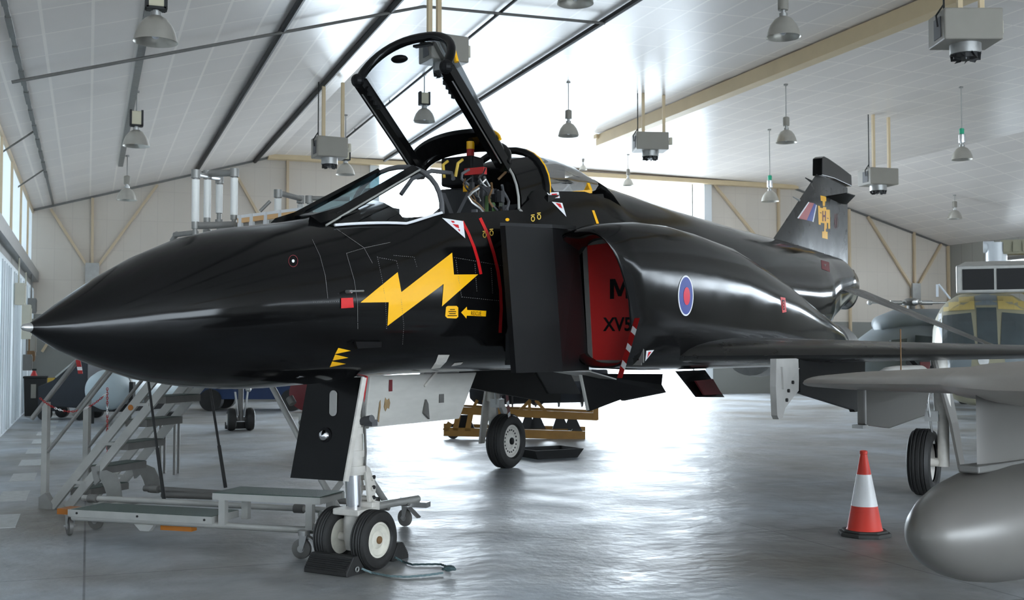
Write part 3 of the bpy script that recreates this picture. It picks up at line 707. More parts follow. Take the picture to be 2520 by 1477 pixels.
# ---- seats and clutter
def seat(x0, zb):
    b = J(); b.box((x0-.32, -.24, zb-.55), (x0+.02, .24, zb-.42)); b.box((x0-.02, -.24, zb-.5), (x0+.12, .24, zb+.15)); st = bevel(b.build('ejection_seat', 'dark_inside', JET, 0), .015)
    b = J(); b.box((x0-.10, -.17, zb+.16), (x0+.10, .17, zb+.42)); bevel(b.build('headrest', 'black_matt', st, 0), .02)
    b = J(); b.bar((x0-.1, -.14, zb+.1), (x0-.14, .10, zb-.35), .045, .01); b.bar((x0-.1, .14, zb+.1), (x0-.14, -.10, zb-.35), .045, .01); b.build('harness', 'gasket_grey', st, 0)
    b = J(); b.prism([(x0-.02, .245, zb-.28), (x0+.14, .245, zb-.26), (x0+.12, .245, zb+.0), (x0, .245, zb+.06)], (0, .03, 0)); b.build('seat_pack', 'seat_olive', st, 0)
    b = J()
    for k in range(2): b.path([(x0-.12, (-.08, .08)[k], zb+.38), (x0-.19, (-.08, .08)[k], zb+.34), (x0-.2, (-.06, .06)[k], zb+.22)], .014, 8)
    b.build('face_blind_handle', 'yellow_dim', st)
    for k in range(7):
        b = J(); y = random.uniform(.12, .36); z = zb-.3+k*.09; x1 = x0+random.uniform(.02, .3)
        b.path([(x1, y, z), (x1+.05, y+.05, z+.07), (x1+.12, y-.01, z+.11), (x1+.15, y+.03, z+.02)], .012, 7); b.build('hose', ('gasket_grey', 'steel', 'rust', 'black_matt')[k % 4], st)
    return st
s1 = seat(4.42, 3.0)
s2 = seat(5.95, 3.14)
b = J(); b.tube((4.46, .06, 3.28), (4.46, .06, 3.52), .035, n=14); hd = b.build('drogue_cover', 'red', s1, label='red safety cover')
b = J(); b.tube((4.46, .06, 3.50), (4.46, .06, 3.57), .037, n=14); b.build('cover_cap', 'yellow', s1)
b = J(); b.box((4.30, .10, 3.24), (4.36, .30, 3.30)); b.build('warning_flag', 'red', s1, 0)
b = J(); b.box((4.34, .06, 3.10), (4.40, .13, 3.20)); b.build('yellow_tag', 'yellow', s1, 0)
b = J(); b.path([(3.9, -.30, 3.05), (4.0, -.25, 3.2), (4.15, -.15, 3.28), (4.25, 0, 3.26), (4.2, .05, 3.2)], .02, 8); b.build('oxygen_hose', 'gasket_grey', s1)
b = J(); b.box((3.35, .35, 2.45), (4.6, .47, 2.62)); b.box((3.35, -.47, 2.45), (4.6, -.35, 2.7))
for k in range(9): b.box((3.45+k*.12, .36, 2.62), (3.50+k*.12, .42, 2.66+.03*(k % 3)))
b.build('side_console', 'dark_inside', JET, 0)
b = J(); b.box((4.66, -.44, 2.15), (4.76, .44, 3.0)); b.prism([(4.7, -.42, 3.0), (4.7, .05, 3.0), (4.74, .02, 3.34), (4.74, -.2, 3.34), (4.74, -.28, 3.02)], (.05, 0, 0)); b.build('cockpit_bulkhead', 'dark_inside', JET, 0)
rnd = random.Random(3)
for k in range(10):
    x0, y0, z0 = rnd.uniform(4.0, 4.68), rnd.uniform(.20, .40), rnd.uniform(2.72, 3.12); dx, dy, dz = rnd.uniform(.02, .06), rnd.uniform(.02, .05), rnd.uniform(.03, .10)
    b = J(); b.box((x0, y0, z0), (x0+dx, y0+dy, z0+dz)); b.build('control_box', ('dark_inside', 'gasket_grey', 'steel', 'black_matt')[k % 4], JET, 0)
for k in range(12):
    x0, y0, z0 = rnd.uniform(4.05, 4.6), rnd.uniform(.2, .4), rnd.uniform(2.75, 3.1)
    b = J(); b.path([(x0+.07*sin(j*1.1+k), y0+.04*cos(j*.9), z0+.045*j) for j in range(6)], rnd.uniform(.006, .013), 7); b.build('wiring_loom', ('steel', 'gasket_grey', 'rust', 'dark_inside')[k % 4], JET)
# black fixed hood between the cockpits (open ring), arches
a1 = arch(4.62, .475, 2.93, 3.50, lean=.03, k=2.2); a2 = arch(5.12, .475, 3.11, 3.60, lean=.06, k=2.2)
b = J(); 
def part_arch(P, a, c): return P[a:c]
r1 = [(x+.05, y, z) for x, y, z in a1[:6]]; r2 = a2[:6]
b.loft([r1, r2], cap=False, wrap=False); b.build('hood_side', 'black_paint', JET, 40)
b = J(); b.path(a1[:7], .012, 8); b.path([(4.60, .49, 2.94), (4.72, .50, 2.90)], .012, 6); b.build('hood_seal', 'alu', JET)
b = J(); b.path(a2, .035, 10); b.build('rear_bow', 'black_paint', JET)
b = J(); b.path([(x+.035, y*1.03, z+.022) for x, y, z in a2], .014, 8); b.build('rear_bow_edge', 'yellow', JET)
# rear canopy glass
r3 = arch(6.10, .40, 3.27, 3.60, lean=.0, k=2.2); r4 = arch(6.62, .30, 3.40, 3.50, k=2.2)
a2o = [(x+.04, y*1.0, z+.0) for x, y, z in a2]
b = J(); b.loft([a2o, [tuple(p+(q-p)*.5+(0, 0, .015)[i] for i, (p, q) in enumerate(zip(A, B_))) for A, B_ in zip(a2o, r3)], r3, r4], cap=False, wrap=False); b.build('rear_canopy_glass', 'canopy_glass', JET, 60, recalc=False)
for s in (1, -1):
    b = J(); b.bar((5.14, s*.49, 3.13), (6.1, s*.43, 3.285), .03, .035); b.bar((6.1, s*.43, 3.285), (6.13, s*.38, 3.37), .03, .03); b.build('rear_canopy_edge', 'yellow', JET, 0)
    b = J(); b.prism([(5.05, s*.50, 3.02), (6.3, s*.47, 3.16), (6.3, s*.44, 3.28), (5.05, s*.50, 3.12)], (0, s*.03, 0)); b.build('rear_canopy_frame', 'black_paint', JET, 0)
# ---- raised front canopy
HXx, HZz = 4.40, 3.335
def P_(s_, h, y): return Vector((HXx-.797*s_+.604*h, y, HZz+.604*s_+.797*h))
LEN = 1.12
fa = []; ra = []
for i in range(21):
    t = pi*i/20; c, d = cos(t), sin(t); k = 2/2.3
    y = abs(c)**k*(1 if c >= 0 else -1); h = d**k
    fa.append((y*.45, h*.45)); ra.append((y*.46, h*.27))
b = J(); b.path([P_(LEN, h, y) for y, h in fa], .040, 12); CAN = b.build('canopy_frame', 'black_paint', JET)
b = J(); b.path([P_(0.0, h, y) for y, h in ra], .05, 12); b.loft([[P_(-.03, h+.012, y*1.02) for y, h in ra], [P_(.19, h*1.04+.01, y*1.01) for y, h in ra], [P_(.19, h*.86, y*.95) for y, h in ra], [P_(-.03, h*.8, y*.95) for y, h in ra]], cap=False, wrap=False); b.build('rear_hoop', 'black_paint', CAN)
b = J(); b.path([P_(.17, h*1.05+.02, y*1.03) for y, h in ra[2:8]], .014, 6); b.build('hoop_marking', 'yellow', CAN)
for s in (1, -1):
    b = J(); b.bar(P_(-.05, -.01, s*.455), P_(LEN-.03, -.01, s*.455), .095, .085, up=(0, 1, 0)); b.bar(P_(.0, -.035, s*.42), P_(LEN-.08, -.035, s*.42), .05, .05, up=(0, 1, 0)); b.build('canopy_rail', 'black_paint', CAN, 0)
    b = J(); b.tube(P_(.05, -.052, s*.47), P_(LEN-.12, -.052, s*.47), .010, n=8); b.build('rail_tube', 'steel', CAN)
    b = J()
    for k in range(4): 
        q = P_(LEN-.28+k*.05, -.06, s*.405); b.box((q.x-.02, min(q.y, q.y-s*.02), q.z-.015), (q.x+.02, max(q.y, q.y-s*.02), q.z+.02))
    q = P_(LEN+.0, -.02, s*.46); b.sphere(q, .06, 10); b.build('canopy_latch', 'black_matt', CAN, 0)
    # mirror
    i = 5 if s > 0 else 14; y, h = fa[i]; m0 = P_(LEN-.12, h*.97, y*.93)
    b = J(); b.sphere(m0, .07, 12, (.8, 1.2 if s < 0 else .5, .5)); b.build('mirror', 'black_matt', CAN)
b = J(); y, h = fa[10]; q = P_(LEN-.06, h-.03, 0); b.bar(q+Vector((0, -.09, 0)), q+Vector((0, .09, 0)), .05, .02); b.bar(q, P_(LEN, h, 0), .03); b.build('centre_mirror', 'black_matt', CAN, 0)
glr = []
for j in range(9):
    f = j/8; s_ = .06+(LEN-.08)*f
    glr.append([P_(s_, ra[i][1]+(fa[i][1]-ra[i][1])*f+.02*sin(pi*f)*fa[i][1]/.45, ra[i][0]+(fa[i][0]-ra[i][0])*f) for i in range(21)])
b = J(); b.loft(glr, cap=False, wrap=False); b.build('canopy_glass', 'canopy_glass', CAN, 80, recalc=False)
b = J(); b.path([P_(LEN-.04, y and fa[3][1]+.01 or .0, fa[3][0]*1.0) for y in (1,)]+[P_(LEN-.10, fa[2][1], fa[2][0]*1.01)], .022, 6); b.build('yellow_latch', 'yellow', CAN)

# ---- landing gear
def wheel(name, x, y, r, w, hubm, face, axle=None, holes=0, parent=JET):
    b = J(); R = r; e = w/2
    pr = [(R*.60, -e*.72), (R*.66, -e*.92), (R*.80, -e*1.0), (R*.92, -e*.86), (R*.985, -e*.55)]
    g = [-.5, -.2, .2, .5]
    tread = []
    for q in g: tread += [(R, e*q-.006-.004), (R-.008, e*q-.004), (R-.008, e*q+.004), (R, e*q+.006+.004)]
    pr2 = [(a, -c) for a, c in pr[::-1]]
    b.lathe(pr+tread+pr2, (x, y, R), (0, 1, 0), 48, cap=False)
    t = b.build(name, 'rubber', parent, 35)
    b = J(); f = face
    b.lathe([(.001, -e*.5), (R*.60, -e*.6), (R*.62, 0), (R*.60, e*.70), (R*.53, e*.74), (R*.50, e*.60), (R*.30, e*.5), (R*.24, e*.62), (R*.12, e*.66), (.001, e*.66)], (x, y, R), (0, f, 0), 40, cap=False)
    h = b.build('wheel_hub', hubm, t, 35, label='white wheel hub')
    b = J(); b.lathe([(R*.13, e*.6), (R*.13, e*.8), (R*.08, e*.85), (.001, e*.85)], (x, y, R), (0, f, 0), 16, cap=False); b.build('hub_cap', 'rust' if holes < 12 else 'black_matt', h)
    b = J()
    for k in range(holes):
        a = 2*pi*k/holes; b.box((x+cos(a)*R*.41-.011, y+f*e*.56-.012, R+sin(a)*R*.41-.011), (x+cos(a)*R*.41+.011, y+f*e*.56+.006, R+sin(a)*R*.41+.011))
    if holes: b.build('hub_holes', 'mesh_dark', h, 0)
    return t
NX = 2.93
wheel('nose_wheel', NX, .185, .228, .15, 'hub_white', 1, holes=0)
wheel('nose_wheel', NX, -.185, .228, .15, 'hub_white', -1, holes=0)
b = J(); b.tube((NX, -.2, .228), (NX, .2, .228), .035, n=14)
b.lathe([(.075, -.10), (.09, 0), (.085, .14), (.07, .2)], (NX, 0, .24), (-.05, 0, 1), 20)
ns = b.build('nose_gear_leg', 'white_gear', JET)
b = J(); b.tube((NX-.01, 0, .42), (NX-.03, 0, .74), .062, n=20); b.build('oleo_piston', 'chrome', ns)
b = J(); b.tube((NX-.03, 0, .72), (NX-.06, 0, 1.48), .085, n=22)
for z, r in ((.74, .105), (.86, .10), (1.04, .105), (1.12, .09), (1.22, .10)): b.tube((NX-.03-(z-.72)*.04, 0, z), (NX-.03-(z-.72)*.04, 0, z+.05), r, n=22)
b.build('gear_cylinder', 'white_gear', ns)
b = J(); b.box((NX-.12, -.13, .41), (NX+.12, .13, .46)); b.box((NX+.06, -.05, .40), (NX+.16, .12, .50)); bevel(b.build('steering_collar', 'white_gear', ns, 0), .01)
b = J(); zt_ = .74
for s in (1, -1): b.prism([(NX+.14, s*.06, .46), (NX+.17, s*.05, .62), (NX+.10, s*.045, .76), (NX+.03, s*.045, .80), (NX+.06, s*.05, .62), (NX+.08, s*.06, .46)], (0, s*.02, 0))
for z in (.52, .60, .68): b.tube((NX+.12, -.085, z), (NX+.12, .09, z), .02, n=10)
b.build('torque_link', 'white_gear', ns, 0)
b = J()
for z in (.53, .61, .69): b.tube((NX+.12, .083, z), (NX+.12, .094, z), .016, n=10)
b.build('link_hole', 'mesh_dark', ns)
b = J(); b.tube((NX-.02, .02, 1.12), (NX-.05, .2, 1.16), .03, n=12); b.box((NX-.05, .12, 1.10), (NX+.02, .20, 1.15)); b.build('steering_motor', 'gasket_grey', ns)
b = J(); b.path([(NX-.05, .09, 1.42), (NX-.03, .11, 1.25), (NX-.04, .12, 1.1), (NX, .1, .9), (NX, .09, .75)], .010, 8); b.path([(NX-.05, .11, 1.46), (NX-.07, .12, 1.3), (NX-.04, .1, 1.16)], .012, 8); b.build('hydraulic_line', 'alu_dark', ns)
b = J(); b.tube((NX-.04, .09, 1.22), (NX-.04, .14, 1.5), .012, n=8); b.build('warning_ribbon', 'red', ns)
# forward door carrying the landing lamp
dq = [(2.60, -.20, 1.48), (2.60, .32, 1.485), (2.50, .235, .72), (2.50, -.285, .715)]
b = J(); b.prism(dq, (.035, 0, 0)); nd = b.build('nose_gear_door', 'black_paint', JET, 0)
b = J(); b.bar((2.612, .335, 1.485), (2.512, .25, .72), .014, .05, up=(1, 0, 0)); b.build('door_edge', 'white_gear', nd, 0)
def dpt(px, py):
    q = JI @ C(px, py, 8.5); o = JI @ Vector((0, 0, EYE)); d = q-o
    # plane through dq (local coordinates, y flipped)
    A = conv(dq[0]); nrm = (conv(dq[1])-A).cross(conv(dq[3])-A); t = nrm.dot(A-o)/nrm.dot(d); r = o+d*t
    return Vector((r.x, -r.y, r.z))
c0 = dpt(800, 1072); b = J(); b.lathe([(.045, 0), (.043, -.02), (.03, -.04), (.001, -.05)], (c0.x, c0.y, c0.z), (1, 0, 0), 20, cap=False); b.build('landing_lamp', 'chrome', nd)
b = J(); b.lathe([(.062, 0), (.062, -.006), (.045, -.008)], (c0.x, c0.y, c0.z), (1, 0, 0), 20); b.build('lamp_ring', 'black_matt', nd)
b = J(); e0, e1 = dpt(822, 972), dpt(821, 1013); P = []
for k in range(20):
    a = 2*pi*k/20; cc = e0 if sin(a) > 0 else e1; P.append((cc.x-.004, cc.y+cos(a)*.034, cc.z+sin(a)*.034))
b.prism(P, (-.008, 0, 0)); b.build('taxi_light_panel', 'pylon_grey', nd, 0)
# white aft door on the far side
b = J(); b.prism([(3.52, -.36, 1.47), (5.16, -.36, 1.47), (4.92, -.40, 1.035), (3.50, -.40, 1.03)], (0, .035, 0)); wdr = bevel(b.build('nose_bay_door', 'white_door', JET, 0, label='white inner face of nose bay door'), .008)
b = J(); b.box((3.78, -.33, 1.33), (3.82, -.322, 1.46-.03)); b.build('red_mark', 'dim_red', wdr, 0)
b = J(); b.box((4.55, -.345, 1.20), (4.62, -.335, 1.28)); b.build('grey_patch', 'alu_dark', wdr, 0); b = J(); b.prism([(4.3, -.345, 1.12), (4.38, -.345, 1.06), (4.36, -.345, 1.2), (4.33, -.345, 1.24)], (0, .02, 0)); b.build('door_bracket', 'alu_dark', wdr, 0)
b = J(); b.prism([(3.645, -.345, 1.08), (3.66, -.345, 1.07), (3.67, -.345, 1.15), (3.685, -.345, 1.2), (3.68, -.345, 1.26), (3.665, -.345, 1.24), (3.655, -.345, 1.15)], (0, .004, 0)); b.prism([(3.73, -.345, 1.20), (3.75, -.345, 1.16), (3.775, -.345, 1.19), (3.80, -.345, 1.18), (3.815, -.345, 1.23), (3.80, -.345, 1.27), (3.77, -.345, 1.255), (3.745, -.345, 1.28)], (0, .004, 0)); b.build('oil_stain', 'oil_stain', wdr, 0)
b = J(); b.bar((4.45, -.3, 1.49), (4.3, -.33, 1.36), .02); b.bar((3.5, -.36, 1.05), (3.42, -.28, 1.09), .05); b.build('door_link', 'white_gear', wdr, 0)
# main gear
MXa = 9.80
for s in (1, -1):
    y = s*2.86
    w_ = wheel('main_wheel', MXa, y, .385, .27, 'white_gear', -s, holes=18)
    b = J(); b.tube((MXa, y, .385), (MXa, s*3.10, .385), .05, n=12)
    b.tube((MXa, s*3.08, .34), (MXa, s*3.08, .95), .065, n=16); b.tube((MXa, s*3.08, .95), (MXa-.05, s*3.05, 1.62), .095, n=18)
    lg = b.build('main_gear_leg', 'white_gear', JET)
    b = J(); b.bar((MXa, s*3.05, 1.15), (MXa+.5, s*2.6, 1.55), .07); b.bar((MXa+.1, s*3.05, .5), (MXa+.28, s*3.05, .75), .05, .1); b.bar((MXa+.28, s*3.05, .75), (MXa+.1, s*3.05, .98), .05, .1)
    b.box((MXa-.12, min(s*2.9, s*3.05), .86), (MXa+.02, max(s*2.9, s*3.05), .98)); b.path([(MXa-.1, s*2.98, 1.5), (MXa-.16, s*2.95, 1.1), (MXa-.08, s*2.96, .8), (MXa-.02, s*2.98, .6)], .014, 8); b.build('gear_linkage', 'steel', lg)
    b = J(); b.prism([(MXa-(.14 if s < 0 else .3), s*3.02, 1.58), (MXa+(.14 if s < 0 else .34), s*3.02, 1.58), (MXa+(.10 if s < 0 else .2), s*3.18, .85), (MXa+.06+.08*(s > 0), s*3.26, .33), (MXa-.06-.08*(s > 0), s*3.26, .33), (MXa-(.10 if s < 0 else .2), s*3.18, .85)], (0, s*.03, 0)); b.build('gear_door', 'white_door' if s < 0 else 'jet_grey', JET, 0)
    b = J(); b.prism([(MXa-.55, s*1.75, 1.56), (MXa+.5, s*1.75, 1.56), (MXa+.45, s*1.72, 1.25), (MXa-.5, s*1.72, 1.25)], (0, s*.03, 0)); b.build('inner_gear_door', 'white_door' if s < 0 else 'black_matt', JET, 0)
# starboard leg streamer and port intake streamer (hazard-striped)
def streamer(p0, p1, wv, n, label):
    p0 = Vector(p0); p1 = Vector(p1); wv = Vector(wv); b = J(); stripes = []
    d = (p1-p0)/n; th = Vector((-.004, .004, 0))
    rings_ = [[p0+d*i-wv/2, p0+d*i+wv/2, p0+d*i+wv/2+th, p0+d*i-wv/2+th] for i in range(n+1)]
    b.loft(rings_)
    o = b.build('hazard_streamer', 'dim_red' if 'leg' in label else 'red', JET, 0, label=label)
    for i in range(n):
        if i % 2: 
            for off in (Vector((-.003, .003, 0)), ):
                a = p0+d*(i+.05); c = p0+d*(i+.75); u_ = wv/2*.96
                for sg in (1,):
                    stripes.append([a-u_+off*2+d*.3, a+u_+off*2-d*.15, c+u_+off*2-d*.15, c-u_+off*2+d*.3])
    for st__ in stripes: w_ = J(); w_.prism(st__, Vector((-.003, .003, 0))); w_.build('white_stripe', 'white_bright', o, 0)
streamer((9.5, -2.70, 1.36), (9.5, -2.62, .74), (-.05, .075, 0), 8, 'red and white striped streamer beside the leg')
streamer((5.10, 1.405, 1.97), (5.02, 1.27, 1.44), (.05, -.075, 0), 7, 'red and white striped streamer hanging from the intake')

# ---- painted markings laid on the skin
def bvh_of(objs):
    vs = []; fs = []
    for o in objs:
        k = len(vs); vs += [JM @ v.co for v in o.data.vertices]; fs += [tuple(i+k for i in p.vertices) for p in o.data.polygons]
    return BVHTree.FromPolygons(vs, fs)
SKIN = bvh_of([FUS]+NACS); SFIN = bvh_of([FIN]); 
def decal(name, polys, m, parent=None, step=8, off=.003, bvh=None, label=None, tris=None):
    """polys: outlines in photograph coordinates, dropped onto the aircraft's skin"""
    bvh = bvh or SKIN; bm = bmesh.new()
    if tris is None:
        tris = []
        for poly in polys:
            P = [Vector((x, y, 0)) for x, y in poly]
            for t in tessellate_polygon([P]): tris.append([poly[i] for i in t])
    for t in tris:
        try: bm.faces.new([bm.verts.new((x, y, 0)) for x, y in t])
        except ValueError: pass
    bmesh.ops.remove_doubles(bm, verts=bm.verts, dist=.01)
    xs_ = [v.co.x for v in bm.verts]; ys_ = [v.co.y for v in bm.verts]
    for ax, lo, hi in ((0, min(xs_), max(xs_)), (1, min(ys_), max(ys_))):
        q = lo+step
        while q < hi:
            co = (q, 0, 0) if ax == 0 else (0, q, 0); no = (1, 0, 0) if ax == 0 else (0, 1, 0)
            bmesh.ops.bisect_plane(bm, geom=bm.verts[:]+bm.edges[:]+bm.faces[:], plane_co=co, plane_no=no, dist=1e-4); q += step
    bad = []; eye = Vector((0, 0, EYE))
    for v in bm.verts:
        d = (C(v.co.x, v.co.y, 1)-eye).normalized()
        loc, no, idx, dist = bvh.ray_cast(eye, d)
        if loc is None: bad.append(v); continue
        if no.dot(d) > 0: no = -no
        v.co = JI @ (loc+no*off)
    bmesh.ops.delete(bm, geom=bad, context='VERTS')
    me = bpy.data.meshes.new(name); bm.to_mesh(me); bm.free()
    me.materials.append(M[m]); o = bpy.data.objects.new(name, me); COL.objects.link(o); o.parent = parent or JET
    if label: o['label'] = label
    return o
def text_tris(s, bold=0.0):
    cu = bpy.data.curves.new('t', 'FONT'); cu.body = s; cu.resolution_u = 3; cu.offset = bold; ob = bpy.data.objects.new('t', cu); COL.objects.link(ob)
    dg = bpy.context.evaluated_depsgraph_get(); me = ob.evaluated_get(dg).to_mesh()
    me.calc_loop_triangles(); V = [v.co.copy() for v in me.vertices]; T = [tuple(t.vertices) for t in me.loop_triangles]
    ob.evaluated_get(dg).to_mesh_clear(); bpy.data.objects.remove(ob); bpy.data.curves.remove(cu)
    x0 = min(v.x for v in V); x1 = max(v.x for v in V); y0 = min(v.y for v in V); y1 = max(v.y for v in V)
    return [((v.x-x0)/(x1-x0), (v.y-y0)/(y1-y0)) for v in V], T
def text_decal(s, quad, m, name='lettering', **k):      # quad: bottom-left, bottom-right, top-right, top-left
    V, T = text_tris(s); a, b_, c, d = [Vector(q) for q in quad]
    P = [(a*(1-u)+b_*u)*(1-v)+(d*(1-u)+c*u)*v for u, v in V]
    return decal(name, None, m, tris=[[tuple(P[i]) for i in t] for t in T], **k)
def band(pts, w):                                          # constant-width stroke as an outline
    P = [Vector(p) for p in pts]; L = []; R = []
    for i, p in enumerate(P):
        d = (P[min(i+1, len(P)-1)]-P[max(i-1, 0)]).normalized(); n_ = Vector((-d.y, d.x))*w/2; L.append(tuple(p+n_)); R.append(tuple(p-n_))
    return L+R[::-1]
decal('lightning_flash', [[(886, 745), (978, 670), (987, 719), (1112, 622), (1116.5, 676), (1176, 675.5), (1087, 754), (1091, 699), (953, 802), (956, 744)]], 'yellow', label='yellow lightning bolt')
decal('canopy_stripe', [band([(1137, 545), (1152, 574), (1166, 608), (1176, 642), (1183, 675)], 7)], 'stripe_red', label='red curved stripe')
decal('canopy_stripe', [band([(1181, 537), (1199, 575), (1214, 622), (1225, 668), (1231, 712), (1233, 760), (1230, 819)], 7.5)], 'stripe_red', label='red curved stripe')
decal('red_plate', [[(838, 734), (867, 733), (869, 757), (838, 759)]], 'stripe_red', off=.006)
decal('rescue_block', [[(1097, 756), (1101, 753), (1123, 753), (1127, 757), (1127, 780), (1122, 784), (1100, 783), (1095, 778)]], 'yellow')
for k, (x0, x1) in enumerate([(1106, 1118), (1102, 1121), (1104, 1120), (1100, 1123)]): decal('small_print', [[(x0, 761+k*5), (x1, 761+k*5), (x1, 763+k*5), (x0, 763+k*5)]], 'black_matt', off=.006)
decal('rescue_arrow', [[(1134, 769), (1148, 755), (1149, 763), (1196, 765), (1195, 779), (1148, 777), (1147, 784)]], 'yellow')
text_decal('RESCUE', [(1158, 776), (1183, 777), (1183, 767), (1158, 766)], 'black_matt', off=.006)
def warn_tri(t, inner, q=None):
    o = decal('warning_triangle', [t], 'white_mark', off=.004); decal('triangle_print', inner, 'stripe_red', parent=o, off=.006); return o
warn_tri([(1087, 537), (1139, 545), (1144, 587)], [[(1108, 544), (1116, 545), (1118, 549), (1112, 549)], [(1112, 552), (1127, 554), (1129, 563), (1121, 560)], [(1125, 564), (1131, 566), (1130, 571)]])
warn_tri([(1357, 497), (1383, 500), (1393, 534)], [[(1366, 500), (1378, 502), (1383, 514), (1376, 511)]])
warn_tri([(1345, 475), (1374, 473), (1377, 488), (1355, 488)], [[(1356, 478), (1369, 477), (1370, 480), (1357, 481)], [(1357, 483), (1371, 482), (1372, 485), (1358, 486)]])
warn_tri([(1590, 863), (1609, 861), (1587, 889)], [[(1595, 866), (1602, 865), (1592, 880)]])
decal('yellow_teeth', [[(832, 856), (863, 863), (824, 871)], [(824, 872), (857, 880), (818, 887)], [(817, 889), (851, 895), (811, 903)]], 'yellow', label='three yellow teeth')
def ell(cx, cy, rx, ry, n=40): return [(cx+rx*cos(2*pi*k/n), cy+ry*sin(2*pi*k/n)) for k in range(n)]
decal('fastener_mark', [ell(721, 643, 3.5, 4, 14)], 'white_mark'); 
P = ell(721, 643, 12, 15, 28); decal('fastener_ring', [[P[i], P[(i+1) % 28], ell(721, 643, 10.6, 13.6, 28)[(i+1) % 28], ell(721, 643, 10.6, 13.6, 28)[i]] for i in range(28)], 'dim_red')
r = decal('roundel', [ell(1687, 728, 19, 50)], 'white_mark', label='blue and red roundel with white rim'); decal('blue_ring', [ell(1687, 728, 16.6, 46)], 'blue_mark', parent=r, off=.005); decal('red_centre', [ell(1688.5, 729, 8, 22)], 'red_mark', parent=r, off=.008)
def hollow(x, y, w, h, t): return [band([(x-w/2, y), (x+w/2, y)], t)]
for cx, cy in ((1192, 579), (1209, 574), (1311, 539), (1326, 534)):
    A = ell(cx, cy, 5, 7, 16); B_ = ell(cx, cy, 2.8, 4.6, 16)
    decal('yellow_ring_mark', [[A[i], A[(i+1) % 16], B_[(i+1) % 16], B_[i]] for i in range(16)]+[[(cx-5, cy-10), (cx+4, cy-11), (cx+4, cy-8.5), (cx-5, cy-7.5)]], 'yellow_dim')
decal('yellow_stroke', [[(1456, 518), (1462, 518), (1475, 554), (1469, 556)]], 'yellow')
decal('yellow_dot', [ell(1248, 541, 5, 4, 14)], 'yellow')
decal('intake_number_panel', [[(1920, 731), (1932, 733), (1935, 768), (1925, 770)]], 'stripe_red'); decal('panel_centre', [[(1923, 738), (1930, 739), (1931, 762), (1926, 763)]], 'black_matt', off=.005); text_decal('8', [(1925, 760), (1930, 760), (1929, 742), (1924, 742)], 'stripe_red', off=.008)
decal('grey_stencil', [[(1078, 873), (1106, 873), (1098, 890), (1083, 905), (1060, 908), (1072, 890)]], 'white_gear'); decal('grey_stencil', [[(1118, 893), (1140, 891), (1133, 897), (1110, 901)]], 'white_gear')
# rivet and panel lines
LN = [[(768, 590), (787, 630), (800, 680), (806, 735)], [(828, 564), (895, 610), (916, 648)], [(852, 624), (871, 690), (879, 745), (880, 810)], [(852, 624), (895, 611), (960, 597)], [(928, 632), (940, 690), (948, 740), (951, 812)], [(928, 634), (975, 642), (980, 664)],
      [(1117, 634), (1240, 655)], [(1121, 640), (1127, 680), (1136, 735)], [(1168, 650), (1173, 720)], [(1208, 660), (1212, 725)], [(1136, 731), (1235, 741)], [(985, 722), (993, 800), (990, 850)], [(770, 744), (836, 742)], [(968, 629), (1018, 633), (1026, 660)]]
for ln in LN:
    dots = []
    for a, c in zip(ln, ln[1:]):
        a = Vector(a); c = Vector(c); L_ = (c-a).length; k = int(L_/5)
        for i in range(k):
            p = a.lerp(c, i/k); q = a.lerp(c, (i+.45)/k); dots.append(band([tuple(p), tuple(q)], 1.1))
    decal('rivet_line', dots, 'grey_line', step=200)
decal('panel_seam', [band(l, .8) for l in LN[:4]], 'grey_line', step=20, off=.0025)
b = J(); q = JI @ C(852, 718, 8.0); 
def skin(px, py, bvh=SKIN):
    eye = Vector((0, 0, EYE)); d = (C(px, py, 1)-eye).normalized(); loc, no, i, ds = bvh.ray_cast(eye, d); l = JI @ loc; nn = JI.to_3x3() @ no
    return Vector((l.x, -l.y, l.z)), Vector((nn.x, -nn.y, nn.z))
p, nn = skin(852, 718)
b.tube(p, p+Vector((0, .05, 0)), .012, n=8); b.tube(p+Vector((-.03, .05, 0)), p+Vector((.13, .05, .01)), .007, n=8); b.build('air_sensor', 'steel', JET)
p, nn = skin(900, 848); b = J(); b.prism([p+Vector((-.15, .01, .02)), p+Vector((.15, .01, .02)), p+Vector((.12, .03, -.02)), p+Vector((-.15, .03, -.03))], (0, .02, 0)); b.build('intake_scoop', 'black_matt', JET, 0)
# fin markings
decal('fin_flash_white', [[(1989, 497), (1991.5, 498), (1965, 538), (1961.5, 537)]], 'white_mark', bvh=SFIN); decal('fin_flash_red', [[(1991.5, 498), (2003, 500.5), (1985, 542), (1965, 538)]], 'pale_red', bvh=SFIN)
decal('fin_flash_blue', [[(2003, 500.5), (2008, 504), (1999, 545.5), (1985, 542)]], 'blue_mark', bvh=SFIN); decal('fin_flash_white', [[(2008, 504), (2010, 505), (2001.5, 547), (1999, 545.5)]], 'white_mark', bvh=SFIN)
S_ = lambda x, y: (1840+x/2.953, 360+y/2.953)
def em(*q): return [S_(x, y) for x, y in q]
o = decal('fin_emblem', [em((527, 358), (570, 366), (570, 400), (562, 402), (560, 436), (545, 434), (543, 400), (530, 396)),
      em((510, 432), (524, 434), (524, 446), (545, 450), (548, 440), (570, 444), (570, 460), (596, 462), (598, 600), (584, 600), (584, 560), (574, 556), (574, 600), (560, 600), (556, 560), (530, 556), (530, 572), (514, 568)),
      em((556, 556), (566, 556), (566, 620), (580, 622), (580, 676), (540, 666), (540, 620), (554, 618))], 'yellow', bvh=SFIN, step=6, label='orange interlocked emblem')
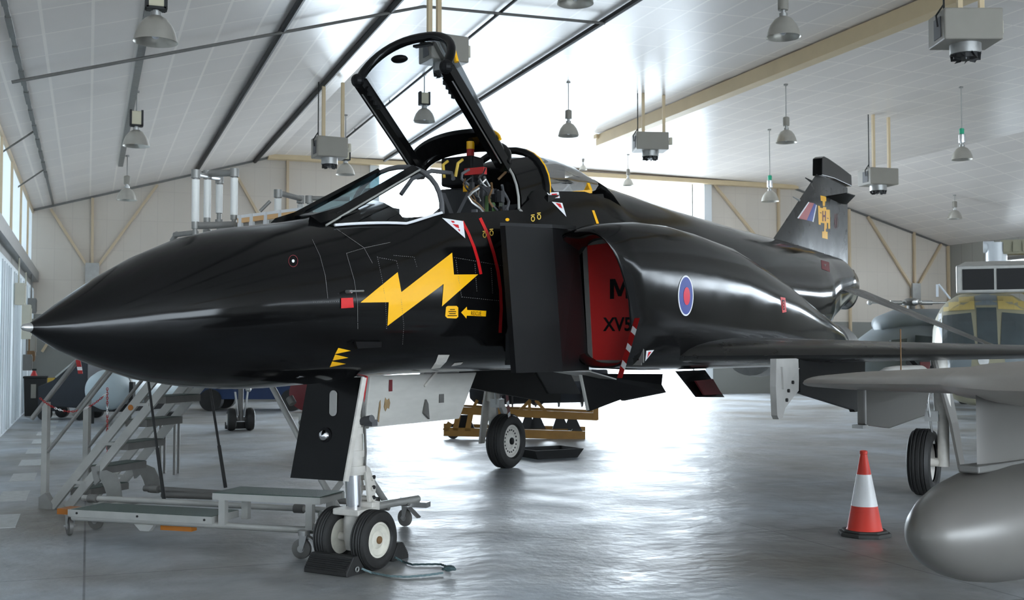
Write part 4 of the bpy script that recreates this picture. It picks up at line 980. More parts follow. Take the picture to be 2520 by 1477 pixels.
decal('emblem_letter', [em((540, 470), (548, 470), (548, 500), (558, 500), (558, 470), (566, 472), (566, 545), (558, 545), (558, 515), (548, 515), (548, 545), (540, 545)), em((522, 480), (534, 482), (534, 488), (522, 486)), em((574, 520), (586, 522), (586, 528), (574, 526))], 'dim_red', parent=o, bvh=SFIN, off=.006)
text_decal('XV', [em((628, 600))[0], em((652, 606))[0], em((652, 492))[0], em((628, 488))[0]], 'dim_red', bvh=SFIN)
decal('fin_red_tip', [em((330, 418), (352, 398), (370, 410), (348, 428))], 'stripe_red', bvh=SFIN)
decal('rescue_text_patch', [[(2020, 640), (2040, 646), (2042, 670), (2022, 662)]], 'dim_red')
# cover lettering: on the flat cover face
def cover_text(s, y0, y1, z0, z1):
    V, T = text_tris(s, .022); b = J(); b.add([(5.413, y0+(y1-y0)*u, z0+(z1-z0)*v) for u, v in V], T); b.build('cover_lettering', 'black_matt', bpy.data.objects['intake_cover'], 0, recalc=False)
P = [(0, 0), (0, 1), (.27, 1), (.5, .42), (.73, 1), (1, 1), (1, 0), (.8, 0), (.8, .72), (.58, .12), (.42, .12), (.2, .72), (.2, 0)]
b = J(); b.prism([(5.413, .985+.20*u, 2.16+.185*v) for u, v in P], (-.002, 0, 0)); b.build('cover_letter', 'black_matt', bpy.data.objects['intake_cover'], 0)
cover_text('XV58', .91, 1.285, 1.86, 1.99)
# ================================================================== access platform behind the nose
pd = W(.951, -.309)
PO = W(-3.85, 10.05)
PLAT = thing('access_platform', 'wheeled aluminium access steps and platform with chain, standing behind the black nose', 'access platform', PO, math.atan2(pd.y, pd.x))
PM = Matrix.Translation(PO) @ Matrix.Rotation(math.atan2(pd.y, pd.x), 4, 'Z'); PI_ = PM.inverted()
def PL(px, py, Z): return PI_ @ C(px, py, Z)
def tubes(name, segs, r, m, label=None, n=14, parent=PLAT):
    b = MB()
    for a, c in segs: b.tube(a, c, r, n=n)
    return b.build(name, m, parent, label=label)
V3 = Vector
# base frame
for a_, c_, r_, m__ in ((V3((0, 0, .222)), V3((2.48, 0, .222)), .028, 'alu'), (V3((0, .0, .25)), V3((0, 1.0, .25)), .028, 'alu'), (PL(204, 1225, 10.75), PL(832, 1257, 9.95), .026, 'alu'), (PL(355, 1202, 11.6), PL(900, 1237, 11.0), .03, 'alu_dark'), (PL(400, 1218, 11.2), PL(800, 1232, 10.6), .03, 'alu_dark'), (PL(790, 1268, 9.75), PL(1028, 1228, 11.0), .036, 'alu'), (PL(770, 1300, 9.3), PL(810, 1270, 9.8), .04, 'alu')):
    tubes('base_rail', [(a_, c_)], r_, m__)
b = MB()
for px_c, py_c, Zc in ((228, 1227, 10.7), (380, 1204, 11.55), (735, 1252, 10.07), (375, 1203, 11.6), (945, 1246, 10.6), (995, 1235, 10.85), (920, 1233, 10.95)):
    q_ = PL(px_c, py_c, Zc); b = MB(); b.tube((q_.x-.04, q_.y, q_.z), (q_.x+.05, q_.y-.0, q_.z), .040, n=12); b.build('tube_coupler', 'alu_dark', PLAT)
b = MB(); b.box((.0, -.05, .235), (1.43, .0, .295)); b.box((-.02, -.045, .235), (.01, .38, .295)); b.box((1.40, -.045, .235), (1.425, .38, .295)); dk = b.build('lower_step_frame', 'alu', PLAT, 0)
b = MB(); b.box((.01, -.04, .28), (1.42, .38, .298)); b.build('tread_plate', 'green_tread', dk, 0)
b = MB()
for x in (.08, .70, 1.36): b.tube((x, -.056, .268), (x, -.046, .268), .010, n=8)
b.build('bolt', 'cable_black', dk)
b = MB(); b.box((1.44, -.06, .44), (2.44, -.02, .495)); b.box((1.44, .34, .44), (2.44, .38, .495)); b.box((1.445, -.05, .44), (1.47, .37, .495)); b.box((2.41, -.05, .44), (2.435, .37, .495))
for x, y in ((1.49, -.02), (2.30, -.02), (1.49, .34), (2.30, .34)): b.box((x, y-.025, .23), (x+.06, y+.03, .45))
dk = b.build('raised_step_frame', 'alu', PLAT, 0)
b = MB(); b.box((1.445, -.055, .485), (2.435, .375, .502)); b.build('tread_plate', 'green_tread', dk, 0)
# castors
def castor(x, y, rz=0, brake=False, h=.26):
    b = MB(); c, s = cos(rz), sin(rz)
    def T(p): return Vector((x+p[0]*c-p[1]*s, y+p[0]*s+p[1]*c, p[2]))
    b.prism([T((-.03, -.035, h)), T((.04, -.035, h)), T((.0, -.035, .07)), T((-.03, -.035, .07))], T((0, .008, 0))-T((0, 0, 0)))
    b.prism([T((-.03, .027, h)), T((.04, .027, h)), T((.0, .027, .07)), T((-.03, .027, .07))], T((0, .008, 0))-T((0, 0, 0)))
    b.tube(T((0, 0, h-.01)), T((0, 0, h+.03)), .05, n=14); b.tube(T((-.02, -.05, .085)), T((-.02, .05, .085)), .012, n=8)
    f = b.build('castor_fork', 'steel', PLAT)
    b = MB(); o = T((-.02, -.02, .082)); ax = T((-.02, .02, .082))-o
    b.lathe([(.001, 0), (.06, 0), (.08, .004), (.082, .02), (.08, .036), (.06, .04), (.001, .04)], o, ax, 24); w_ = b.build('castor_wheel', 'alu_dark', f)
    b = MB(); b.lathe([(.03, -.004), (.03, .044)], o, ax, 14); b.build('castor_hub', 'steel', w_)
    if brake: b = MB(); b.bar(T((.04, 0, h-.02)), T((.16, 0, h-.10)), .05, .015); b.build('brake_pedal', 'steel', f)
for px, py, br in ((172, 1318, 0), (240, 1303, 0), (748, 1376, 1), (1000, 1296, 1)):
    q = PI_ @ G(px, py, 0.0); castor(q.x, q.y, random.uniform(-.9, .6), bool(br), .20)
q = PI_ @ G(240, 1303, 0); b = MB(); b.bar((q.x, q.y-.05, .22), (q.x, q.y+.4, .22), .05); b.build('castor_arm', 'alu', PLAT, 0)
q = PI_ @ G(172, 1318, 0); b = MB(); b.box((q.x-.08, q.y-.08, .20), (q.x+.12, q.y+.10, .25)); b.build('castor_plate', 'orange', PLAT, 0)
b = MB(); b.box((.84, .08, .14), (1.15, .16, .18)); b.build('outrigger_foot', 'orange', PLAT, 0); b = MB(); b.prism([(.66, -.04, .20), (.86, -.04, .20), (.81, -.04, .145), (.72, -.04, .145)], (0, .05, 0)); b.build('foot_bracket', 'alu', PLAT, 0)
# stairs
for k, (fx, fz, tx, tyy, wd_) in enumerate([(150, 12.15, 400, 940, 0)]): pass
SF = PL(128, 1252, 12.15); SF.z = .02
run = V3((1.0, 0, 1.09)); wv = V3((0, .66, 0))
up_ = 1.7
for s, nm in ((0, 'near'), (1, 'far')):
    o = SF+wv*s
    b = MB(); b.bar(o, o+run*up_, .09, .035, up=(0, 1, 0)); b.bar(o+V3((.20, 0, .0)), o+V3((.20, 0, .0))+run*up_, .09, .035, up=(0, 1, 0))
    for k in range(4): b.bar(o+run*(.25+.38*k), o+run*(.25+.38*k)+V3((.19, 0, 0)), .03, .05, up=(0, 1, 0))
    st = b.build('stringer', 'alu', PLAT, 0)
    if s == 0:
        b = MB(); q = o+run*.98+V3((0, -.018, 0)); b.tube(q, q+V3((0, -.006, 0)), .03, n=18); b.build('orange_sticker', 'orange', st)
    b = MB(); q = o+run*.33+V3((.22, 0, -.02)); b.prism([q+V3((-.05, -.02, .1)), q+V3((.06, -.02, .12)), q+V3((.06, -.02, -.04)), q+V3((0, -.02, -.09))], (0, .04, 0)); b.build('hinge_plate', 'galv', st, 0)
    b = MB(); q = o+run*.27+V3((.30, 0, -.02)); P = [q+V3((0, -.02, .12)), q+V3((.12, -.02, .14)), q+V3((.24, -.02, .10)), q+V3((.30, -.02, .0)), q+V3((.32, -.02, -.14)), q+V3((.14, -.02, -.14)), q+V3((.10, -.02, -.04))]; b.prism(P, (0, .008, 0)); b.build('quadrant_plate', 'galv', st, 0)
for k in range(6):
    o = SF+V3((.10, 0, 0))+run*(.14+.225*k); b = MB(); b.box((o.x-.02, o.y+.015, o.z-.02), (o.x+.24, o.y+.645, o.z+.052)); tr = b.build('stair_tread', 'alu_dark', PLAT, 0)
    b = MB(); b.box((o.x-.01, o.y+.02, o.z+.05), (o.x+.23, o.y+.64, o.z+.057)); b.build('grip_strip', 'green_tread', tr, 0)
for s in (0, 1):
    o = SF+wv*s+V3((-.10, 0, 0)); o.z = 0
    b = MB(); b.box((o.x-.035, o.y-.02, .04), (o.x+.035, o.y+.03, 1.13)); b.build('handrail_post', 'alu', PLAT, 0)
    b = MB(); b.prism([o+V3((-.05, -.03, 0)), o+V3((.12, -.03, 0)), o+V3((.12, -.03, .05)), o+V3((.03, -.03, .17)), o+V3((-.05, -.03, .12))], (0, .07, 0)); b.build('post_foot', 'galv', PLAT, 0)
    d = run.normalized()
    tubes('handrail', [(o+V3((-.18, 0, .95)), o+V3((-.18, 0, .95))+run*1.3)], .026, 'galv')
    tubes('handrail', [(o+V3((.03, 0, .60)), o+V3((.03, 0, .60))+run*1.3)], .02, 'galv')
# top platform and padded guard rails
b = MB(); b.box((.75, .95, 1.86), (2.0, 1.95, 1.93)); b.build('top_deck', 'alu', PLAT, 0)
pole = [(PL(366, 945, 11.2), PL(405, 1240, 10.75)), (PL(520, 975, 11.6), PL(555, 1200, 11.3))]
for a, c in pole:
    m_ = a.lerp(c, .55); b = MB(); b.tube(a+(a-c)*.5, m_, .013, n=10); b.tube(m_, c, .018, n=10); b.build('gas_strut', 'cable_black', PLAT)
for a, c in [((668, 948, 11.3), (748, 1100, 10.9)), ((790, 1180, 10.6), (842, 1268, 10.3)), ((893, 1150, 10.6), (952, 1240, 11.0)), ((838, 1190, 10.9), (812, 1225, 10.6))]:
    tubes('brace_tube', [(PL(*a), PL(*c))], .030, 'alu')
b = MB(); q = PL(748, 1045, 11.0); q1 = PL(716, 985, 11.1); b.tube(q1.lerp(q, -.1), q1.lerp(q, .15), .04, n=12); b.tube(q.lerp(q1, -.1), q.lerp(q1, .15), .04, n=12); b.build('brace_collar', 'alu_dark', PLAT)
b = MB(); q = PL(1030, 1240, 11.0); b.box((q.x-.05, q.y-.05, q.z-.03), (q.x+.1, q.y+.06, q.z+.02)); b.build('end_bracket', 'steel', PLAT, 0)
for px, y0, y1, Z, pad in ((482, 418, 585, 11.3, 1), (511, 420, 570, 11.9, 1), (540, 433, 545, 12.6, 1), (577, 415, 562, 11.7, 1), (684, 467, 545, 12.4, 0), (740, 482, 530, 13.0, 0), (761, 482, 508, 12.6, 0)):
    a, c = PL(px, y0, Z), PL(px, y1, Z); c.x, c.y = a.x, a.y
    b = MB(); b.tube(a, V3((a.x, a.y, 1.9)), .024, n=12); st = b.build('guard_post', 'galv', PLAT)
    b = MB(); h = (a.z-c.z); b.tube((a.x, a.y, a.z-.10), (a.x, a.y, a.z-.10-(h*.62 if pad else h*.8)), .038, n=16); b.build('foam_padding', 'foam_white', st)
    for za, zb_, rr_ in ((a.z, a.z-.085, .045), (c.z+.16, c.z+.09, .036), (c.z+.02, c.z-.06, .042))[:3 if pad else 1]:
        b = MB(); b.tube((a.x, a.y, za), (a.x, a.y, zb_), rr_, n=16); b.build('post_socket', 'galv', st)
for a, c, r in [((511, 428, 11.9), (577, 425, 11.7), .036), ((482, 428, 11.3), (540, 440, 12.6), .026), ((482, 556, 11.3), (577, 553, 11.7), .036), ((577, 556, 11.7), (704, 548, 11.9), .036), ((430, 578, 11.5), (484, 572, 11.3), .026), ((436, 575, 11.5), (424, 592, 11.6), .026),
                ((684, 474, 12.4), (742, 490, 13.0), .030), ((761, 488, 12.6), (862, 490, 12.6), .026), ((704, 548, 11.9), (716, 540, 11.9), .024), ((640, 520, 12.0), (665, 495, 12.0), .018)]:
    tubes('guard_rail', [(PL(*a), PL(*c))], r, 'galv')
b = MB(); a, c = PL(585, 541, 11.6), PL(775, 517, 11.6); b.bar(a, c, .04, .075); pk = b.build('wooden_batten', 'wood', PLAT, 0)
b = MB(); b.bar(a+V3((0, -.003, .026)), c+V3((0, -.003, .026)), .044, .03); b.build('tape_run', 'tape', pk, 0)
for px in (592, 620, 655, 690): b = MB(); f = (px-585)/190; q = a.lerp(c, f); b.box((q.x-.02, q.y-.025, q.z-.10), (q.x+.02, q.y+.025, q.z+.042)); b.build('tape_wrap', 'tape', pk, 0)
# chain between the posts
def chain(pts, n, label, parent=None, flip=4):
    t = thing('plastic_chain', label, 'chain', pts[0], 0, 'plastic chains on the access steps')
    P = [Vector(p)-Vector(pts[0]) for p in pts]; red = MB(); wh = MB()
    L_ = [(P[i+1]-P[i]).length for i in range(len(P)-1)]; tot = sum(L_)
    def at(s):
        for i, l in enumerate(L_):
            if s <= l or i == len(L_)-1: return P[i].lerp(P[i+1], s/l), (P[i+1]-P[i]).normalized()
            s -= l
    for k in range(n):
        p, d = at(tot*(k+.5)/n); x, y = basis(d); u_ = x if k % 2 else y; l = tot/n*.66
        pts_ = [p+d*l*cos(2*pi*j/10)+u_*l*.55*sin(2*pi*j/10) for j in range(10)]
        (wh if (k//flip) % 3 == 2 else red).path(pts_, l*.24, 6, closed=True)
    red.build('red_link', 'chain_red', t); 
    if wh.v: wh.build('white_link', 'white_bright', t)
    return t
pa = C(98, 980, 12.05); pc = C(262, 968, 12.45)
pts = []
for i in range(13):
    f = i/12; p = pa.lerp(pc, f); p.z -= .17*4*f*(1-f); pts.append(p)
chain(pts, 34, 'red and white plastic chain slung between the two handrails of the access steps')
pts = [C(264, 955+14*i, 12.45) for i in range(13)]
chain(pts, 30, 'red and white plastic chain end hanging straight down beside the far handrail post')
def ribbon(px0, py0, px1, py1, Z, label):
    a = C(px0, py0, Z); c = C(px1, py1, Z); r_ = W(1, 0)*.025; t = thing('hazard_tape', label, 'tape', a); c = c-a; n = 4; b = MB(); w_ = MB()
    for i in range(n):
        p = c*(i/n); q = c*((i+1)/n); (w_ if i == 2 else b).prism([p-r_, p+r_, q+r_, q-r_], W(0, .004))
    b.build('red_band', 'chain_red', t, 0); w_.build('white_band', 'white_bright', t, 0)
ribbon(192, 886, 198, 920, 12.0, 'short red and white ribbon hanging below the nose beside the handrail')

# ================================================================== chocks and rope at the nose wheels
def chock(px0, py0, label, rz, w=.42, d=.16, h=.14):
    p = G(px0, py0, 0); t = thing('wheel_chock', label, 'wheel chock', p, rz, 'rubber chocks at the nose wheels')
    b = MB(); prof_ = [(-d/2-.03, 0), (d/2+.03, 0), (d/2+.03, .02), (.03, h), (-.03, h), (-d/2-.03, .03)]
    b.prism([(-w/2, y, z) for y, z in prof_], (w, 0, 0)); bevel(b.build('chock_body', 'rubber', t, 0), .008)
    b = MB()
    for k in range(7):
        f = .1+k*.12; y = -d/2-.03+f*(d/2); z = .03+(h-.03)*f
        b.bar((-w/2+.01, y-.004, z+.003), (w/2-.01, y-.004, z+.003), .01)
    b.build('grip_rib', 'rubber', t, 0)
    b = MB(); b.path([(w/2+.012, 0+.018*cos(a*pi/6), .045+.018*sin(a*pi/6)) for a in range(12)], .006, 6, closed=True); b.build('rope_eye', 'steel', t)
    return t, p
jz = math.atan2(jd.y, jd.x)
t1, p1 = chock(823, 1409, 'black ribbed rubber chock in front of the nose wheels', jz-pi/2)
t2, p2 = chock(935, 1372, 'black rubber chock behind the nose wheels, mostly hidden', jz+pi/2, .42)
def rope(pts, m, label, r=.009, knot=None):
    t = thing('chock_rope', label, 'rope', pts[0], 0, 'ropes tied to the chocks'); o = Vector(pts[0]); b = MB(); P = []
    for i in range(len(pts)-1):
        a, c = Vector(pts[i]), Vector(pts[i+1]); k = max(2, int((c-a).length/.02))
        P += [a.lerp(c, j/k)-o for j in range(k)]
    P.append(Vector(pts[-1])-o)
    for ph in (0, 2*pi/3, 4*pi/3):
        Q = []
        for i, p in enumerate(P):
            d = (P[min(i+1, len(P)-1)]-P[max(i-1, 0)]).normalized(); x, y = basis(d); a = ph+i*.9; Q.append(p+(x*cos(a)+y*sin(a))*r*.55)
        b.path(Q, r*.62, 6)
    b.build('rope_strand', m, t)
    return t
rope([G(890, 1400, .05), G(915, 1410, .012), G(960, 1418, .012), G(1000, 1420, .012), G(1050, 1416, .012), G(1090, 1410, .015)], 'rope_pale', 'blue green rope running along the floor from the front chock', .008)
rope([G(972, 1372, .06), G(990, 1382, .015), G(1015, 1390, .012), G(1050, 1389, .012), G(1085, 1389, .012), G(1108, 1398, .02)], 'rope', 'dark rope running along the floor from the rear chock', .008)
kt = thing('rope_knot', 'tangled rope knot on the floor right of the nose wheels', 'rope', G(1103, 1414, 0)); b = MB()
for k in range(5):
    a0 = random.uniform(0, 6); rr_ = random.uniform(.025, .04); tl = Vector((random.uniform(-.4, .4), random.uniform(-.4, .4), 1)).normalized(); x, y = basis(tl); ce = Vector((random.uniform(-.02, .02), random.uniform(-.02, .02), .045))
    b.path([ce+x*rr_*cos(a0+j*pi/7)+y*rr_*sin(a0+j*pi/7) for j in range(14)], .011, 7, closed=True)
b.build('knot_loops', 'rope', kt)

# ================================================================== traffic cone
cp = G(2128, 1318, 0); CN = thing('traffic_cone', 'red and white traffic cone on a black base, right of the jet', 'traffic cone', cp, .3)
b = MB(); P = []
for k in range(8): a = 2*pi*(k+.5)/8; P.append((cos(a)*.24, sin(a)*.24, 0))
b.prism(P, (0, 0, .035)); b.prism([(x*.88, y*.88, .035) for x, y, _ in P], (0, 0, .02)); bevel(b.build('cone_base', 'cone_base', CN, 0), .01)
def cr_(z): return .158+(.028-.158)*((z-.05)/.70)
b = MB(); b.lathe([(cr_(.055)+.008, .05), (cr_(.07), .07), (cr_(.27), .27)], (0, 0, 0), (0, 0, 1), 40, cap=False); b.build('cone_skirt', 'cone_red', CN, recalc=False); b = MB(); b.lathe([(cr_(.555), .555), (cr_(.735), .735), (.034, .738), (.034, .765), (.024, .77), (.02, .70)], (0, 0, 0), (0, 0, 1), 40, cap=False); b.build('cone_top', 'cone_red', CN, recalc=False)
b = MB(); b.lathe([(cr_(.27)+.001, .27), (cr_(.555)+.001, .555)], (0, 0, 0), (0, 0, 1), 40, cap=False); b.build('reflective_sleeve', 'white_bright', CN, recalc=False)

# ================================================================== grey jet at the right: wing, pylons, tank
fz = W(.75, .66).normalized()
gj = W(2.9, 6.6); GJ = thing('parked_jet', 'grey jet wing with pylons and drop tank reaching in from the right edge', 'aircraft', (gj.x, gj.y, 0), math.atan2(fz.y, fz.x))
GM = Matrix.Translation((gj.x, gj.y, 0)) @ Matrix.Rotation(math.atan2(fz.y, fz.x), 4, 'Z'); GI = GM.inverted()
def GP(px, py, Z): return GI @ C(px, py, Z)
# local: x aft, y outboard (towards the tip)
def gfoil(y, xl, xt, z, tk, n=12, r=.5):
    P = []
    for k in range(n+1): f = (k/n)**1.7; P.append((xl+(xt-xl)*f, y, z+tk*(1.7*sqrt(f)-1.1*f-.6*f*f)))
    for k in range(n-1, 0, -1): f = (k/n)**1.7; P.append((xl+(xt-xl)*f, y, z-tk*.7*(1.7*sqrt(f)-1.1*f-.6*f*f)))
    return P
tipq = GP(1947, 945, 9.0); aq = GP(2330, 941, 7.0)
b = MB(); b.loft([gfoil(-2.2, -1.65, 1.9, 1.52, .36), gfoil(-.2, -.68, 2.15, 1.48, .30), gfoil(aq.y-.12, aq.x-.22, 2.25, 1.475, .25), gfoil(aq.y, aq.x-.05, 2.25, 1.475, .21), gfoil(aq.y+.05, aq.x, 2.25, 1.478, .20), gfoil(tipq.y-.5, tipq.x-.22, 2.45, 1.44, .15), gfoil(tipq.y-.12, tipq.x-.02, 2.45, 1.43, .11), gfoil(tipq.y, tipq.x+.25, 2.35, 1.43, .03)])
gw = b.build('wing', 'jet_grey_wing', GJ, 40)
b = MB(); b.lathe([(.01, -.45), (.06, -.3), (.10, -.05), (.11, .25), (.11, 1.0)], (2.3, tipq.y-.55, 1.50), (1, 0, 0), 20); 
tq = GP(2182, 900, 10.6); b = MB(); b.lathe([(.02, -.12), (.06, -.08), (.09, .02), (.10, .2), (.10, .6)], (tq.x, tq.y, 1.44), (1, 0, 0), 24); b.build('wing_fairing', 'pylon_grey', GJ)
a = GP(2217, 900, 9.8); c = GP(2216, 810, 9.8); b = MB(); b.tube((a.x, a.y, 1.45), c, .006, n=8); b.build('wing_probe', 'rust', GJ)
# outer pylon
p0 = GP(2129, 980, 8.3); p1 = GP(2290, 975, 8.9); z0 = EYE-(1052-858)/2800*8.3
b = MB(); b.prism([(p0.x, p0.y, 1.47), (p0.x, p0.y, z0+.02), (p0.x+.35, p0.y, z0-.02), (p0.x+.85, p0.y, z0+.05), (p0.x+.98, p0.y, 1.47)], (0, .07, 0)); bevel(b.build('outer_pylon', 'jet_grey', GJ, 0), .012)
b = MB(); b.box((p0.x-.05, p0.y-.01, z0-.005), (p0.x+.02, p0.y+.08, z0+.02)); b.build('pylon_shoe', 'steel', GJ, 0)
# inner pylon and tank
tn = GP(2200, 1335, 6.05); TY = tn.y; TZ = EYE-(1305-858)/2800*6.15; R_ = .335
tx = tn.x
prof_t = [(0.003, 0), (.06, .02), (.12, .065), (.18, .15), (.235, .29), (.275, .44), (.31, .66), (.328, .9), (R_, 1.2), (R_, 2.6), (.30, 3.3), (.2, 3.9), (.05, 4.3)]
b = MB(); b.lathe(prof_t, (tx-.01, TY-.16, TZ), (1, 0, 0), 56); tk = b.build('drop_tank', 'jet_grey', GJ, 60)
px_ = GP(2478, 1100, 6.2)
b = MB(); b.loft([[(px_.x+f*1.3, TY-.16+s_*.04*sqrt(max(0, sin(pi*min(1, f*1.2+.0)))), z) for f, s_ in ((0, 0), (.05, 1), (.2, 1), (.6, 1), (1, 1), (1, -1), (.6, -1), (.2, -1), (.05, -1))] for z in (TZ+R_-.03, 1.50)]); ip = b.build('inner_pylon', 'jet_grey', GJ, 30)
b = MB(); b.box((px_.x-.10, TY-.22, TZ+R_-.035), (px_.x+1.2, TY-.10, TZ+R_+.006)); bevel(b.build('pylon_saddle', 'alu_dark', GJ, 0), .01)
# small actuator under the wing
a = GP(2476, 1010, 7.6); c = GP(2462, 1042, 7.6); b = MB(); b.tube(a, c, .014, n=10); b.sphere(c, .035, 12); b.build('wing_light', 'steel', GJ)

# ================================================================== drip tray, engine trolley, shrouded engine
tp = G(1350, 1125, 0); T = thing('drip_tray', 'shallow black drip tray on the floor right of the far main wheel', 'tray', tp, .15)
b = MB(); w1, w2, d1, d2, h = .36, .44, .28, .34, .14
b.loft([[(-w1, -d1, 0), (w1, -d1, 0), (w1, d1, 0), (-w1, d1, 0)], [(-w2, -d2, h), (w2, -d2, h), (w2, d2, h), (-w2, d2, h)], [(-w2+.025, -d2+.025, h), (w2-.025, -d2+.025, h), (w2-.025, d2-.025, h), (-w2+.025, d2-.025, h)], [(-w1+.02, -d1+.02, .012), (w1-.02, -d1+.02, .012), (w1-.02, d1-.02, .012), (-w1+.02, d1-.02, .012)]])
b.build('tray_shell', 'cable_black', T, 0)
ZT = 21.5; tp = W((1270-1260)/2800*ZT, ZT); TR = thing('engine_trolley', 'orange yellow steel engine trolley standing beyond the far main wheel', 'trolley', tp, -YAW)
def TP(px, py, dz=0): 
    a_, c_ = ray(px, py); Z = ZT+dz; return Vector((a_*Z-(1270-1260)/2800*ZT, dz, EYE+c_*Z))
def tb(name, segs, w, h=None, m='trolley_yellow', parent=TR):
    b = MB()
    for a, c in segs: b.bar(TP(*a), TP(*c), w, h)
    return b.build(name, m, parent, 0)
tb('lower_beam', [((1092, 1062), (1440, 1072)), ((1092, 1052, 1.3), (1440, 1060, 1.3))], .10, .16)
tb('upper_beam', [((1120, 1010), (1470, 1026)), ((1120, 1004, 1.3), (1470, 1018, 1.3))], .08, .14)
for sg_ in [((1466, 1034), (1466, 985)), ((1095, 1060), (1108, 1040)), ((1120, 1060), (1130, 1010)), ((1150, 1062), (1160, 1012))]: tb('end_post', [sg_], .10, .10)
tb('cross_brace', [((1275, 1015), (1305, 985)), ((1303, 985), (1303, 1015)), ((1318, 985), (1345, 1015)), ((1160, 1012), (1175, 985)), ((1195, 1012), (1190, 985))], .06)
for px in (1138, 1150, 1303, 1325, 1382, 1412):
    b = MB(); p = TP(px, 1040); b.prism([p+V3((-.08, 0, .14)), p+V3((.02, 0, .14)), p+V3((.14, 0, -.12)), p+V3((-.17, 0, -.12))], (0, .12, 0)); b.build('spring_mount', 'mesh_dark', TR, 0)
for px in (1115, 1260, 1420):
    b = MB(); p = TP(px, 1075); b.tube((p.x, 0, .11), (p.x, .08, .11), .11, n=20); b.tube((p.x, 1.2, .11), (p.x, 1.28, .11), .11, n=20); b.build('trolley_wheel', 'rubber', TR)
EN = thing('covered_engine', 'dark shrouded engine cradled on the orange yellow trolley', 'engine', (tp.x, tp.y, 0), -YAW)
b = MB(); q0, q1 = TP(1150, 955), TP(1500, 955)
b.lathe([(.05, 0), (.30, .02), (.40, .12), (.44, .3), (.42, 1.2), (.46, 1.25), (.46, 1.4), (.42, 1.45), (.42, 2.2), (.35, 2.55), (.2, 2.7)], (q0.x, .65, 1.03), (1, 0, .02), 32); b.build('engine_shroud', 'navy_dark', EN)
b = MB()
for k in range(5): b.path([(q0.x+.4+k*.45, .65+.45*cos(a), 1.03+.45*sin(a)) for a in [pi+pi*j/10 for j in range(11)]], .02, 6)
b.path([(q0.x+.2, .2, 1.0), (q0.x+.5, .15, .75), (q0.x+.9, .18, .95)], .025, 8); b.build('engine_pipe', 'gasket_grey', EN)
# ================================================================== things along the left and the far side
def cyl_obj(t, name, a, c, r, m, r2=None, n=24): b = MB(); b.tube(a, c, r, r2, n=n); return b.build(name, m, t)
# pale tank end on a stand
Z = 25.5; p = C(256, 960, Z); t = thing('spare_drop_tank', 'pale blue grey round-nosed tank on a dark stand, behind the access steps', 'fuel tank', (p.x, p.y, 0), math.atan2(W(.25, 1).y, W(.25, 1).x))
b = MB(); b.lathe([(.003, -.42), (.12, -.40), (.26, -.31), (.38, -.16), (.45, .05), (.47, .3), (.47, 1.7), (.4, 2.3), (.2, 2.9)], (0, 0, p.z), (1, 0, 0), 40); b.build('tank_shell', 'tank_blue', t, 60)
b = MB(); b.lathe([(.475, .35), (.485, .36), (.485, .42), (.475, .43)], (0, 0, p.z), (1, 0, 0), 40, cap=False); b.build('tank_band', 'alu_dark', t)
b = MB(); b.prism([(.2, -.55, .45), (.2, .55, .45), (.2, .45, .28), (.2, -.45, .28)], (1.6, 0, 0)); b.box((.2, -.6, .4), (.3, -.5, .95)); b.box((.2, .5, .4), (.3, .6, .85))
for x, y in ((.25, -.5), (.25, .45), (1.7, -.5), (1.7, .45)): b.box((x, y, 0), (x+.06, y+.06, .4))
b.build('tank_stand', 'mesh_dark', t, 0)
# dark workbench / test set with sloped cover
Z = 27; p = C(150, 985, Z); t = thing('ground_power_cart', 'dark low ground equipment cart with a sloping cover by the far left corner', 'cart', (p.x, p.y, 0), -YAW)
b = MB(); b.prism([(-.55, 0, .35), (.62, 0, .28), (.62, 0, 1.55), (.2, 0, 1.35), (-.2, 0, .95), (-.55, 0, .8)], (0, 1.2, 0)); bevel(b.build('cart_body', 'navy_dark', t, 0), .02)
b = MB(); b.bar((-.12, -.03, 1.02), (.35, -.03, 1.42), .05, .04); b.build('cover_strut', 'alu', t, 0)
b = MB()
for x in (-.4, .45):
    for y in (0, 1.05): b = MB(); b.tube((x, y, .16), (x, y+.12, .16), .16, n=18); b.build('cart_wheel', 'rubber', t)
Z = 31; p = C(118, 958, Z); t = thing('tool_cabinet', 'small dark cabinet with a yellow top by the far left corner', 'cabinet', (p.x, p.y, 0), 0)
b = MB(); b.box((-.25, -.2, 0), (.25, .2, .85)); b.build('cabinet_body', 'navy_dark', t, 0); b = MB(); b.box((-.15, -.22, .5), (.25, .21, .9)); b.build('yellow_lid', 'yellow_dim', t, 0)
Z = 29; p = C(76, 965, Z); t = thing('waste_bin', 'tall black bin standing against the white sliding doors', 'bin', (max(p.x, L_W+.42), p.y, 0), 0)
b = MB(); b.prism([(-.24, -.25, 0), (.24, -.25, 0), (.27, -.27, .95), (-.27, -.27, .95)], (0, .5, 0)); b.box((-.29, -.29, .95), (.29, .27, 1.0)); bevel(b.build('bin_body', 'cable_black', t, 0), .01)
b = MB(); b.box((-.1, -.275, .45), (.02, -.26, .8)); b.build('bin_label', 'heater_grey', t, 0)
p = Vector((L_W+.34, p.y+.9, 0)); t = thing('fire_extinguisher', 'red fire extinguisher on a stand behind the black bin', 'fire extinguisher', p, 0)
b = MB(); b.box((-.12, -.12, 0), (.12, .12, .55)); b.build('extinguisher_stand', 'cable_black', t, 0)
b = MB(); b.lathe([(.02, .55), (.08, .56), (.085, .6), (.085, 1.0), (.05, 1.08), (.03, 1.12)], (0, 0, 0), (0, 0, 1), 20); ex = b.build('cylinder_body', 'red', t); b = MB(); b.box((-.05, -.02, 1.12), (.06, .02, 1.17)); b.build('extinguisher_handle', 'cable_black', ex, 0)
